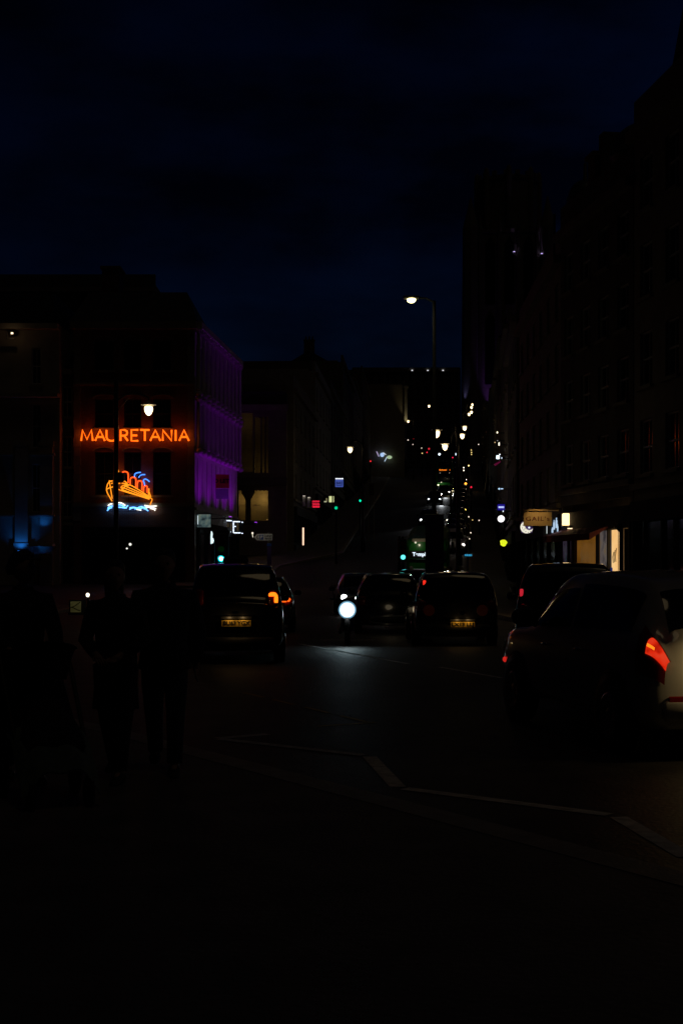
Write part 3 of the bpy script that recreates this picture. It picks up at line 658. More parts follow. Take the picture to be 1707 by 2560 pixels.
b = MB(); b.tube([(-35 * k, 0, 40 * k), (52 * k, 0, 40 * k)], .035, 8); b.tube([(-24 * k, 0, 35 * k), (-24 * k, 0, 40 * k)], .012, 6); b.tube([(24 * k, 0, 35 * k), (24 * k, 0, 40 * k)], .012, 6); b.build('bracket', M['sign_tan'], gs)
wl = thing('wall_lantern', 'glowing rectangular wall lantern above the bakery awning', 'wall lamp', at(1414, 1315, 50.6)); k = 50.6 / F
b = MB(); b.box((1 * k, 0, 16 * k), (20 * k, .2, 31 * k), bev=.03); b.build('glass', emis((1., .68, .3), 2.4), wl)
b = MB(); b.box((1 * k, .0, 33 * k), (23 * k, .26, .04)); b.box((1 * k, .0, -.4 * k), (23 * k, .26, .04)); b.box((1 * k, .25, 22 * k), (.08, .4, .08)); b.build('frame', M['black_metal'], wl)
lamp('POINT', at(1411, 1312, 50.2), .2, (1., .55, .2), None, rad=.1)
lamp('SPOT', at(1343, 1276, 49.9), 7., (1, .62, .22), None, aim(at(1343, 1276, 49.9), at(1343, 1300, 50.6)), R(84), .5, .05)
sl = thing('awning_spotlight', 'small warm spotlight under the wall lantern over the awning', 'spotlight', at(1424, 1320, 50.2)); b = MB(); b.lathe([(.03, .09), (.09, .05), (.1, 0)], (0, 0, 0), 12); b.tube([(0, 0, .06), (0, .5, .12)], .015, 5); b.build('housing', M['black_metal'], sl); b = MB(); b.lathe([(.1, -.03), (.09, -.005)], (0, 0, 0), 12); b.build('lens', emis((1., .72, .4), 2.), sl)
cm = thing('dome_camera', 'black dome camera hanging before the brightest bakery window', 'camera', at(1548, 1322, 45.)); b = MB(); b.lathe([(.02, .16), (.1, .15), (.12, .06), (.1, -.02), (.05, -.08), (.01, -.1)], (0, 0, 0), 14); b.tube([(0, 0, .12), (.0, .3, .18)], .025, 6); b.box((-.12, 0, .06), (.12, .05, .05)); b.build('camera_body', M['plastic'], cm)

# --- the great tower at the head of the street
TD = 322.; TX = xat(1272, TD); tz = 21.
tw = thing('gothic_tower', 'great gothic university tower silhouetted at the head of the street', 'tower', (TX, TD, tz), R(-5))
def TZ(py): return zat(py, TD) - tz
def tw_w(pa, pb): return (pb - pa) / F * TD
hw1 = tw_w(1152, 1372) / 2; hw2 = tw_w(1190, 1352) / 2
b = MB(); zb = TZ(580)
b.box((0, 9, zb / 2), (2 * hw1 - 2.2, 2 * hw1 - 2.2, zb)); b.box((0, 9, zb + .4), (2 * hw1 - 1.8, 2 * hw1 - 1.8, .8))
for sx in (-1, 1):
    for sy in (-1, 1):
        cx_, cy_ = sx * (hw1 - 1.3), 9 + sy * (hw1 - 1.3)
        b.lathe([(2.1, 0), (2., zb * .55), (1.8, zb + 1), (1.5, zb + 2.4), (.9, zb + 4.6), (.15, zb + 8.)], (cx_, cy_, 0), 8)
b.build('shaft', M['stone'], tw)
b = MB(); zc = TZ(428)
b.lathe([(hw2 * 1.02, zb), (hw2 * .98, zb + 1), (hw2 * .96, zc - .8), (hw2 * 1.0, zc - .6), (hw2 * 1.0, zc)], (0, 9, 0), 8); b.build('octagonal_lantern', M['stone'], tw)
b = MB()
for i in range(32):
    a = 2 * PI * (i + .5) / 32
    if i % 2: b.box((hw2 * .93 * math.cos(a), 9 + hw2 * .93 * math.sin(a), zc + .5), (.6, 1., 1.), rz=a)
for i in range(8):
    a = 2 * PI * i / 8; x_, y_ = hw2 * .97 * math.cos(a), 9 + hw2 * .97 * math.sin(a)
    b.lathe([(.75, zb + 2), (.7, zc), (.62, zc + .9), (.5, zc + 1.6), (.2, zc + 2.0)], (x_, y_, 0), 8)
b.build('parapet', M['stone'], tw)
for i in range(3):                                       # tall gothic windows of belfry and lower stage
    u = (i - 1) * 4.3; g = MB()
    for z0, z1 in ((TZ(760), TZ(610)), (TZ(960), TZ(800))):
        g.prism([(u - 1.1, -.0), (u + 1.1, -.0), (u + 1.1, .4), (u - 1.1, .4)], z0, z1)
        g.add([(u - 1.1, 0, z1 + .01), (u + 1.1, 0, z1 + .01), (u, 0, z1 + 2.), (u, .4, z1 + 2.)], [[0, 1, 2], [0, 2, 3], [1, 3, 2]])
    o = g.build('tower_window', M['pane'], tw); o.location.y = 9 - hw1 + 1.1 - .05
b = MB()
for i in range(4):
    u = (i - 1.5) * 4.3; b.box((u, 9 - hw1 + .75, zb / 2), (.8, .7, zb - .2)); b.lathe([(.5, zb), (.4, zb + 1.5), (.06, zb + 4)], (u, 9 - hw1 + .75, 0), 6)
b.build('buttress', M['stone'], tw)
tw_m = Matrix.Translation((TX, TD, tz)) @ Matrix.Rotation(R(-5), 4, 'Z')
for px, py, e in ((1284, 632, 150), (1352, 638, 150)):
    u = (px - 1272) / F * TD; q = tw_m @ Vector((u, 9 - hw1 + .05, TZ(py) + .3)); t_ = tw_m @ Vector((u - .5, 9 - hw1 + .75, TZ(py) + 9))
    fx = thing('tower_uplighter', ('violet uplighter on the left half of the tower face', 'violet uplighter on the right half of the tower face')[px > 1300], 'floodlight', q - Vector((0, 0, .5)), 0, 'uplighters on the tower')
    h = MB(); h.box((0, 0, 0), (.5, .4, .3), bev=.05); h.box((0, .5, -.1), (.15, .8, .1)); h.build('housing', M['black_metal'], fx); h = MB(); h.box((0, -.1, .22), (.4, .3, .1)); h.build('lens', emis((.62, .5, 1.), 1.6), fx)
    lamp('SPOT', q, e, (.62, .42, 1.), None, aim(q, t_), R(17), .8, .08)
for px, py, e, c in ((1234, 1058, 800, (.35, .12, .9)), (1160, 1010, 130, (.3, .3, .9))):
    u = (px - 1272) / F * TD; q = tw_m @ Vector((u, 9 - hw1 - .9, TZ(py))); t_ = tw_m @ Vector((u - .3, 9 - hw1 + 1., TZ(py) + 12))
    lamp('SPOT', q, e, c, None, aim(q, t_), R(44), .8, .2)
rb = building('ridge_block', 'long dark block on the ridge with three small roof lamps', (xat(880, 420), 420, 0), (xat(1150, 420), 420, 0), 28, zat(918, 420) - 28 - .9, 20, 14, 8, 3., M['dark_stone'], 'parapet', chim=False)
for i, px in enumerate((1030, 1069, 1107)):
    q = thing('roof_lamp', ('leftmost', 'middle', 'rightmost')[i] + ' of the three tiny white lamps along the ridge roof', 'lamp', (xat(px, 419.6), 419.6, zat(930, 419.6)), 0, 'tiny roof lamps on the ridge'); h = MB(); h.tube([(0, .2, -.6), (0, .2, .3)], .08, 6); h.build('post', M['black_metal'], q); h = MB(); h.lathe([(.02, .3), (.22, .4), (.26, .55), (.1, .7)], (0, .2, 0), 8); h.build('globe', emis((.9, .92, 1.), .9), q)
# wooded ridge to the left of it
def tree(label, x, y, z, h, r, n=420, leaf=.35):
    t = thing('tree', label, 'tree', (x, y, z), random.uniform(0, 6), 'trees on the ridge')
    b = MB(); b.tube([(0, 0, 0), (.1, 0, h * .3), (-.05, .1, h * .55)], [h * .03, h * .022, h * .012], 7)
    for i in range(5):
        a = i * 1.3; b.tube([(0, 0, h * (.25 + .05 * i)), (r * .5 * math.cos(a), r * .5 * math.sin(a), h * (.5 + .05 * i)), (r * .8 * math.cos(a), r * .8 * math.sin(a), h * (.62 + .05 * i))], [h * .012, h * .008, h * .003], 5)
    b.build('trunk', M['bark'], t)
    c = MB(); cl = [(random.gauss(0, r * .42), random.gauss(0, r * .42), h * random.uniform(.42, .92)) for _ in range(16)]
    for i in range(n):
        q = random.choice(cl); p = Vector((q[0] + random.gauss(0, r * .2), q[1] + random.gauss(0, r * .2), q[2] + random.gauss(0, h * .06)))
        u = Vector((random.gauss(0, 1), random.gauss(0, 1), random.gauss(0, 1))).normalized() * leaf * random.uniform(.6, 1.3); v = u.orthogonal()
        c.add([p - u, p + v * .6, p + u, p - v * .6], [[0, 1, 2, 3]])
    c.build('crown', M['foliage'], t)
b = MB(); n = 26
hp = [(-120 + 8.5 * i, 300 + 8 * math.sin(i)) for i in range(n)]
vs = []
for i in range(n): x = -230 + 11.2 * i; vs += [(x, 470, 10), (x, 475, 58 - 6 * abs(math.sin(i * .21)) - max(0, (i - 18)) * .5), (x, 700, 60)]
struct(b.add(vs, [[3 * i, 3 * i + 3, 3 * i + 4, 3 * i + 1] for i in range(n - 1)] + [[3 * i + 1, 3 * i + 4, 3 * i + 5, 3 * i + 2] for i in range(n - 1)]).build('hill', M['foliage']))
for i, px in enumerate((655, 700, 752, 800, 850)): tree(('broad dark tree on the ridge above the golden porch', 'dark tree on the ridge, second from the left', 'middle dark tree on the ridge skyline', 'dark tree on the ridge, second from the right', 'dark ridge tree nearest the long block')[i], xat(px, 440), 440, 29.5, 30 + 3 * math.sin(i * 2.2), 8.5, 500, 1.1)

# ------------------------------------------------------------------ street lamps
WARM = (1., .66, .3)
GLOBE = emis((1., .72, .36), 5., True)
def heritage_lamp(label, px, py, d, arm=.9, group='globe street lamps of the hill', first=None, e=0.):
    p = at(px, py, d); g = G(d) + .1; h = p.z - g
    t = thing('street_lamp', label, 'street lamp', (p.x - arm, p.y, g), 0, group)
    b = MB(); b.lathe([(.17, 0), (.17, .9), (.12, 1.05), (.085, 1.2), (.07, h * .6), (.055, h + .75), (.02, h + .95)], (0, 0, 0), 10); b.build('pole', M['black_metal'], t, True)
    b = MB(); b.tube([(0, 0, h + .35), (arm * .3, 0, h + .62), (arm * .7, 0, h + .68), (arm, 0, h + .5), (arm, 0, h + .2)], .028, 8); b.tube([(0, 0, h - .1), (arm * .4, 0, h + .5)], .018, 6); b.build('arm', M['black_metal'], t)
    b = MB(); b.lathe([(.04, h + .38), (.1, h + .3), (.28, h + .25), (.31, h + .215), (.3, h + .2)], (arm, 0, 0), 20); b.build('canopy', M['sign_white'], t, True)
    b = MB(); b.lathe([(.155, h + .14), (.165, h + .06), (.145, h - .05), (.1, h - .14), (.04, h - .19), (.01, h - .2)], (arm, 0, 0), 16); b.build('globe', GLOBE, t, True)
    if e: lamp('POINT', (p.x, p.y - .0, p.z - .32), e, WARM, None, rad=.1)
    return t
heritage_lamp('tall globe street lamp glowing in front of the neon name', 372, 1026, 55, 1.27, e=8)
heritage_lamp('globe street lamp on the left, beside the lit shop signs', 875, 1125, 100, -.9, e=.3)
heritage_lamp('brightest globe lamp hanging above the two buses', 1112, 1118, 90, -.9, e=10)
heritage_lamp('globe lamp half hidden behind the tall lamp pole', 1091, 1085, 76, -1.1)
heritage_lamp('globe lamp half hidden by a slim post right of the buses', 1155, 1091, 112, .9)
heritage_lamp('warm globe lamp to the right, above the parked cars', 1161, 1071, 130, .9, e=6)
heritage_lamp('lowest globe lamp of the close right cluster of four', 1172, 1036, 200, .9)
heritage_lamp('second lowest globe lamp of the right cluster of four', 1178, 1031, 216, .9)
heritage_lamp('second highest globe lamp of the right cluster of four', 1178, 1019, 232, .9)
heritage_lamp('topmost globe lamp of the right cluster of four', 1180, 1012, 250, .9)
heritage_lamp('single small globe lamp high at the head of the street', 1072, 1016, 235, -.9)
heritage_lamp('globe lamp beside the pale lit pilaster on the left', 1020, 1054, 246, -.9, e=6)
pl = thing('lit_pilaster', 'tall narrow pilaster strip lit pale yellow from below', 'pilaster', (xat(1014, 255.6), 255.6, zat(1062, 255.6))); b = MB(); b.box((0, 0, 3.3), (.5, .7, 6.7)); b.box((.05, -.02, 6.8), (.75, .8, .4)); b.build('shaft', M['cream'], pl); b = MB(); b.box((0, .4, 0), (.12, .6, .12)); b.build('fixing', M['black_metal'], pl)
p_ = at(1015, 1066, 254.6); lamp('SPOT', p_, 90, (1., .85, .45), None, aim(p_, at(1014, 1000, 255.6)), R(50), .8, .05)
# tall modern lamp post with banner
d = 45.; lp = thing('lamp_post', 'tall modern lamp post with one bright lamp on a short arm', 'street lamp', (xat(1085, d), d, G(d)))
h = zat(752, d) - G(d)
b = MB(); b.lathe([(.11, 0), (.11, 1.3), (.075, 1.5), (.05, h)], (0, 0, 0), 12); b.build('pole', M['paint'], lp, True)
ax = xat(1028, d) - xat(1085, d); b = MB(); b.tube([(0, 0, h - .05), (ax * .35, 0, h + .08), (ax * .72, 0, h + .09)], .03, 8); b.build('arm', M['galv'], lp)
b = MB(); b.box((ax, 0, h + .1), (.52, .26, .1), bev=.03); hd = b.build('lamp_head', M['galv'], lp)
b = MB(); b.lathe([(.12, h + .055), (.14, h + .045), (.125, h - .02), (.07, h - .06), (.01, h - .07)], (ax, -.02, 0), 16); b.build('lens', emis((1., .88, .38), 7., True), hd, True)
lamp('SPOT', (xat(1028, d), d, zat(746, d) - .12), 14, (1., .86, .55), None, (0, 0, 0), R(166), .5, .1)
bn = thing('street_banner', 'dark purple banner hung on the tall lamp post', 'banner', (xat(1085, d), d - .13, zat(1430, d)))
b = MB(); n = 8
vs = [(-.29 + .58 * i / n, .018 * math.sin(i * 1.3), z) for z in (0, 1.8) for i in range(n + 1)]
b.add(vs, [[i, i + 1, n + 2 + i, n + 1 + i] for i in range(n)]); b.add([(x, y + .006, z) for x, y, z in vs], [[i, n + 1 + i, n + 2 + i, i + 1] for i in range(n)]); b.build('cloth', M['purple_cloth'], bn)
b = MB(); b.tube([(-.31, 0, 1.81), (.31, 0, 1.81)], .016, 6); b.tube([(-.31, 0, -.01), (.31, 0, -.01)], .016, 6); b.build('rod', M['galv'], bn)
d = 52.; pp = thing('signal_mast', 'slim black mast standing before the neon sign with a box camera', 'mast', (xat(291, d), d, 0.))
b = MB(); b.lathe([(.12, 0), (.12, .8), (.085, 1.), (.08, zat(955, d)), (.03, zat(950, d))], (0, 0, 0), 10); b.build('pole', M['black_metal'], pp, True)
b = MB(); b.box((.16, -.02, zat(1193, d)), (.26, .3, .36), bev=.06); b.box((.06, 0, zat(1193, d)), (.14, .06, .06)); b.build('camera_housing', M['plastic'], pp)

# ------------------------------------------------------------------ traffic lights
def traffic_light(label, px, py, d, col, which, s=2.5, board=True, em=1., light=0., rz=0.):
    p = at(px, py, d); g = G(d); zc = p.z - g
    t = thing('traffic_light', label, 'traffic light', (p.x, p.y, g), rz, 'traffic lights')
    zr = zc + .3 * which                                 # height of the red lamp
    b = MB(); b.lathe([(.075, 0), (.075, zr - .9), (.05, zr - .85), (.05, zr + .3)], (0, .16, 0), 8); b.build('post', M['black_metal'], t)
    b = MB(); b.box((0, 0, zr - .3), (.28, .2, 1.), bev=.03)
    b.build('signal_head', M['plastic'], t)
    if board:
        b = MB(); b.box((0, .04, zr - .3), (.44, .02, 1.2))
        b.build('backing_board', M['plastic'], t)
        f = MB()
        for x in (-.215, .215): f.box((x, .025, zr - .3), (.012, .008, 1.2))
        for z in (.295, -.895): f.box((0, .025, zr + z), (.416, .008, .012))
        f.build('board_border', M['sign_white'], t)
    for i in range(3):
        z = zr - .3 * i; b = MB()
        b.lathe([(.1, -.125), (.1, -.105)], (0, 0, z), 16, 'Y')
        b.build('signal_lens', emis(col, s * em, light > 0) if i == which else (M['red_lens'], M['amber_lens'], M['pane'])[i], t)
        v = MB(); pts = []
        for rr, yy in ((.11, -.1), (.112, -.24)):
            pts.append([(rr * math.cos(a), yy, z + rr * math.sin(a)) for a in [R(q) for q in range(0, 181, 20)]])
        m_ = len(pts[0]); v.add(pts[0] + pts[1], [[k, k + 1, m_ + k + 1, m_ + k] for k in range(m_ - 1)]); v.add([(x, y, zz_ + .006) for x, y, zz_ in pts[0] + pts[1]], [[k, m_ + k, m_ + k + 1, k + 1] for k in range(m_ - 1)]); v.build('visor', M['plastic'], t)
    if light: lamp('POINT', (p.x, p.y - .32, p.z), light, col, None, rad=.1)
    return t
CY = (.0, .62, .85)
mt = traffic_light('traffic light showing bright cyan green before the corner building', 554, 1397, 44, (.0, .62, .80), 2, 1.6, True, light=.7)
for o in mt.children:
    if o.name.startswith('signal_lens') and 'lit' in o.data.materials[0].name:
        b = MB(); zz0 = zat(1397, 44) - G(44); b.lathe([(.062, -.132), (.06, -.127)], (0, 0, zz0), 16, 'Y'); b.build('lens_core', emis((.7, 1., 1.), 4.), o)
traffic_light('traffic light showing green at the foot of the hill, near the green bus', 1007, 1393, 62, (.1, .85, .8), 2, 2., False)
traffic_light('traffic light showing green beside it, turned a little left', 1002, 1390, 64.5, (.05, .7, .65), 2, 1.4, False, rz=R(25))
traffic_light('traffic light with a small green lamp below the BAKE sign', 840, 1270, 92, (.0, .8, .35), 2, .8, False)
traffic_light('traffic light with a small green lamp left of the dark notice board', 900, 1252, 118, (.0, .9, .4), 2, 1., False)
traffic_light('distant traffic light showing red, left of the lit round sign', 926, 1153, 190, (1., .03, .04), 0, 1.2, False)
traffic_light('distant red traffic light right of the pale lit pilaster', 1033, 1097, 290, (1., .03, .06), 0, 1.5, False)
traffic_light('distant red traffic light left of the uphill bus', 1067, 1131, 262, (1., .03, .06), 0, 1.5, False)
traffic_light('distant red traffic light at the right corner of the uphill bus roof', 1131, 1144, 236, (1., .02, .08), 0, 1.2, False)
traffic_light('red traffic light among the parked cars, right pavement', 1177, 1218, 150, (1., .02, .06), 0, .9, False)

# ------------------------------------------------------------------ lit shop signs and small lamps
def lit_sign(name, label, px, py, wpx, hpx, d, col, s, cat='sign', shape='box', txt=None, tcol=None, light=0., frame=True, side=1, group=None):
    k = d / F; w_, h_ = wpx * k, hpx * k; p = at(px, py, d)
    t = thing(name, label, cat, (p.x, p.y, p.z - h_ / 2), 0, group)
    b = MB(); m = emis(col, s, light > 0)
    if shape == 'box': b.box((0, 0, h_ / 2), (w_, .1, h_), bev=min(.02, w_ / 6, h_ / 6))
    elif shape == 'disc': b.lathe([(w_ / 2 * .96, -.06), (w_ / 2, -.04), (w_ / 2, .04)], (0, 0, h_ / 2), 24, 'Y')
    elif shape == 'oval':
        n = 20; ring = lambda q, y: [(w_ / 2 * q * math.cos(2 * PI * i / n), y, h_ / 2 + h_ / 2 * q * math.sin(2 * PI * i / n)) for i in range(n)]
        b.loft([ring(.9, -.06), ring(1, -.03), ring(1, .04)])
    elif shape == 'blob':
        n = 26; ring = lambda q, y: [(w_ / 2 * q * math.cos(2 * PI * i / n) * (1 + .12 * math.sin(5 * 2 * PI * i / n + 1)), y, h_ / 2 + h_ / 2 * q * math.sin(2 * PI * i / n) * (1 + .08 * math.sin(3 * 2 * PI * i / n))) for i in range(n)]
        b.loft([ring(.92, -.07), ring(1, -.03), ring(1, .05)])
    b.build('lit_face', m, t)
    b = MB(); b.tube([(0, .06, h_ / 2), (side * max(.5, w_ * .8), .4, h_ / 2)], .025, 6)
    if shape == 'box': b.box((0, .075, h_ / 2), (w_ * .98, .045, h_ * .98))
    b.build('bracket', M['black_metal'], t)
    if txt: text(txt, h_ * .5, tcol or M['ink'], t, (0, -.06, h_ / 2), bold=.006, width=w_ * .8)
    if light: lamp('POINT', (p.x, p.y - .5, p.z), light, col, None, rad=.1)
    return t
sgn = lit_sign('bake_sign', 'blue white projecting sign lettered BAKE on the left shopfronts', 848, 1208, 20, 19, 96, (.10, .17, .75), .45, side=-1, txt='BAKE')
b = MB()
for i in range(4): b.box((-.2 + .135 * i, -.02, .56), (.1, .12, .06))
b.build('light_strip', emis((.9, .95, 1.), 1.6), sgn)
b = MB(); b.box((0, -.062, .1), (.4, .01, .03)); b.build('small_lettering', M['ink'], sgn)
rs = thing('red_neon_sign', 'small red neon window sign of scribbled lines on the left', 'neon sign', at(790, 1268, 93)); k = 93 / F
b = MB()
for j, (z, n) in enumerate(((14, 5), (9, 4), (1.5, 5))):
    for i in range(n): x = (-9 + 18 * i / n) * k; b.tube([(x, 0, z * k), (x + 1.2 * k, 0, (z + 2.2) * k), (x + 2.2 * k, 0, (z + .4) * k), (x + 3.4 * k, 0, (z + 1.6) * k)], .016, 5)
b.tube([(-9 * k, 0, 6.5 * k), (9 * k, 0, 6.5 * k)], .014, 5); b.tube([(-9 * k, 0, 0), (9 * k, 0, 0)], .014, 5); b.build('neon_tube', emis((1., .02, .06), 1.5), rs)
b = MB(); b.box((0, .08, 8 * k), (22 * k, .05, 20 * k)); b.tube([(0, .1, 8 * k), (-.5, .3, 8 * k)], .03, 6); b.build('back_panel', M['neon_off'], rs)
ww = thing('lit_shop_window', 'pale yellow lit pair of tall panes above the left shops', 'window', at(829, 1256, 97)); k = 97 / F
b = MB(); b.box((-3 * k, 0, 8 * k), (7 * k, .03, 15 * k)); b.box((6.5 * k, 0, 8 * k), (5 * k, .03, 15 * k)); b.build('pane', emis((.85, .9, .42), .8), ww)
b = MB(); b.box((-12.5 * k, 0, 6 * k), (4 * k, .03, 9 * k)); b.build('dim_pane', emis((.5, .45, .22), .28), ww); b = MB(); b.box((-16 * k, 0, 2 * k), (6 * k, .03, 3 * k)); b.build('small_pane', emis((.8, .8, .5), .5), ww)
b = MB(); b.box((-4 * k, .05, 8 * k), (34 * k, .05, 20 * k)); b.box((-4 * k, .3, 8 * k), (1, .5, .2)); b.build('frame', M['paint'], ww)
lit_sign('strip_light', 'upright warm strip light on a doorway, left of the dazzling headlight', 758, 1341, 3.6, 44, 80, (1., .62, .42), 1.5, 'strip light', side=-1)
for i, (px, py) in enumerate(((760, 1246), (772, 1250))):
    q = thing('wall_washer', ('left', 'right')[i] + ' pale downlight of the pair beside the red neon sign', 'wall lamp', at(px, py - 7, 92.), 0, 'pale downlights by the red neon'); h = MB(); h.lathe([(.05, .1), (.09, .05), (.09, 0)], (0, 0, 0), 10); h.tube([(0, 0, .08), (-.3, .3, .12)], .02, 5); h.build('housing', M['black_metal'], q); h = MB(); h.lathe([(.08, -.03), (.075, -.004)], (0, 0, 0), 10); h.build('lens', emis((1., .9, .7), .8), q)
    h = MB(); h.box((0, .12, -.3), (.2, .04, .8)); h.build('lit_panel', M['pale'], q)
    lamp('SPOT', at(px, py - 5, 91.9), .08, (1., .85, .65), None, (0, 0, 0), R(70), .8, .04)
# LED outlined window, lit picture, white figure in the shop below the purple front
ls = thing('led_window', 'shop window outlined by rows of white LED dots below the purple front', 'window display', on_side(12.6, .14, 0) * 0 + Vector((xat(585, 91.5), 91.5, zat(1333, 91.5))), R(40)); k = 91.5 / F
b = MB(); b.box((0, .06, 16 * k), (64 * k, .05, 34 * k)); b.build('frame', M['paint'], ls)
b = MB(); dots = [(-19 + 3.2 * i, 31) for i in range(5)] + [(0 + 3.2 * i, 29) for i in range(5)] + [(19, 28)] + [(-19 + 3.2 * i, 4) for i in range(3)] + [(-8, 3)] + [(1 + 3.2 * i, 1) for i in range(5)] + [(19, 0)] + [(-19, 18)] + [(-1, 3 + 3.6 * i) for i in range(8)] + [(3, 17)]
for x, z in dots: b.lathe([(.022, -.05), (.034, -.02), (.034, .03)], (x * 1.35 * k, 0, z * k), 8, 'Y')
b.build('led_dots', emis((.75, .85, 1.), 1.9), ls)
b = MB()
for x in (-13, -6, 9): b.box((x * 1.35 * k, .02, 15 * k), (5 * k, .02, 20 * k))
b.build('pane', emis((.10, .07, .035), .35), ls)
pc = thing('lit_picture_window', 'lit picture panel with a grey room scene at the neon corner', 'window display', (xat(510, 80.4), 80.4, zat(1319, 80.4)), R(8)); k = 80.4 / F
b = MB(); b.box((0, 0, 17 * k), (34 * k, .03, 32 * k)); b.build('picture', lit_noise([(.02, .03, .04), (.10, .16, .16), (.22, .26, .2)], .55, 3.), pc)
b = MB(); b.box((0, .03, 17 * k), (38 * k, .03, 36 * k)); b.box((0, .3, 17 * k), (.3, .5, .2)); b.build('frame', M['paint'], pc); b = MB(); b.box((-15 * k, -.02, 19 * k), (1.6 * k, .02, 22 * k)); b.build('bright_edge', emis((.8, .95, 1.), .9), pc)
wf = thing('white_lit_cutout', 'small bright white lit cutout at a shop door under the picture panel', 'sign', at(529, 1360, 81)); k = 81 / F
pts = [(-2, 0), (4, 2), (6, 8), (5, 14), (2, 16), (3, 24), (1.5, 31), (-1, 32), (-2, 20)]
b = MB(); b.loft([[(x * k, y, z * k) for x, z in pts] for y in (-.04, .04)]); b.build('lit_face', emis((.75, .98, 1.), 1.1), wf); b = MB(); b.box((0, .2, 12 * k), (.05, .34, .06)); b.build('bracket', M['black_metal'], wf)
# parking direction sign on its post
d = 58.; ps = thing('parking_sign', 'white arrow sign pointing left to the College Street car park', 'road sign', (xat(672, d), d, G(d))); k = d / F
zc = zat(1343, d) - G(d)
b = MB(); b.lathe([(.05, 0), (.05, zc + .2)], (0, .05, 0), 8); b.build('post', M['galv'], ps)
x0 = xat(636, d) - xat(672, d); x1 = xat(681, d) - xat(672, d); hh = 8.2 * k
b = MB(); pl_ = [(x0, 0), (x0 + .11, -hh), (x1, -hh), (x1, hh), (x0 + .11, hh)]; b.loft([[(x, y, zc + z) for x, z in pl_] for y in (-.012, .012)]); b.build('panel', M['sign_white'], ps)
b = MB(); b.box((x0 + .29, -.016, zc), (.15, .006, hh * 1.5)); b.build('blue_square', M['sign_blue'], ps); text('P', .17, M['sign_white'], ps, (x0 + .29, -.021, zc), bold=.008)
for j, tx in enumerate(('College', 'Street')): text(tx, .11, M['ink'], ps, (x0 + .56, -.016, zc + .055 - .11 * j), width=(.32, .26)[j], bold=.003)
b = MB(); b.tube([(x0 + .17, -.014, zc + .08), (x0 + .08, -.014, zc), (x0 + .17, -.014, zc - .08)], .014, 5); b.build('arrow', M['ink'], ps)
b = MB(); b.box((.02, -.02, zat(1362, d) - G(d)), (12 * k, .02, 7 * k)); b.build('blue_plate', M['sign_blue'], ps); b = MB(); b.box((.02, .0, zat(1392, d) - G(d)), (.17, .06, .8)); b.build('post_wrap', M['purple_cloth'], ps)
b = MB(); b.tube([(x0 - .06, .02, zc + .0), (x0 - .06, -.3, zc + .16)], .012, 6); b.lathe([(.03, -.3), (.04, -.27), (.02, -.24)], (x0 - .06, 0, zc + .16), 10, 'Y'); b.build('sign_lamp', emis((1., .9, .7), 1.2), ps)
lamp('SPOT', (xat(658, d), d - .75, zat(1337, d) + .3), 1.6, (1., .9, .75), None, aim((xat(658, d), d - .75, zat(1337, d) + .3), (xat(662, d), d, zat(1346, d))), R(85), .8, .04)
# street furniture up the hill
rnd = lit_sign('round_sign', 'blue white lit round sign high on the left of the street', 955, 1137, 10.5, 10.5, 255.6, (.45, .65, 1.), .9, shape='disc', side=-1)
lit_sign('oval_sign', 'pale green lit oval sign right of the round blue one', 973, 1143, 13, 8.5, 255.4, (.55, .75, .45), .65, shape='oval', side=-1)
for i, (px, py, w_, h_, c, rot) in enumerate(((944, 1135, 1.8, 14, (.6, .5, .8), 25), (961, 1134, 1.6, 9, (.9, .95, 1.), 52), (964, 1148, 1.8, 12, (.6, .8, 1.), -28))):
    q = thing('neon_stroke', ('slanting neon stroke left of the round sign', 'white neon stroke at the upper right of the round sign', 'pale blue neon stroke between the round and oval signs')[i], 'neon sign', at(px, py, 255.5)); k = 255.5 / F
    a = R(rot); h = MB(); h.tube([(h_ / 2 * k * math.sin(a) * -1, 0, h_ / 2 * k * math.cos(a)), (h_ / 2 * k * math.sin(a), 0, -h_ / 2 * k * math.cos(a))], w_ / 2 * k, 6); h.build('neon_tube', emis(c, .9), q); h = MB(); h.tube([(0, 0, 0), (-.1, .6, 0)], .03, 5); h.build('bracket', M['black_metal'], q)
d = 112.; nb = thing('notice_board', 'dim framed notice board on legs on the left pavement', 'notice board', (xat(928, d), d, G(d))); k = d / F
b = MB(); z0 = zat(1238, d) - G(d); b.box((0, 0, z0 + 15 * k), (16 * k, .08, 30 * k)); b.build('panel', M['brown'], nb); b = MB()
for x in (-7 * k, 7 * k): b.box((x, 0, (z0 + 31 * k) / 2), (.06, .1, z0 + 31 * k))
b.box((0, 0, z0 + 30.5 * k), (16 * k, .1, .05)); b.build('legs', M['galv'], nb)
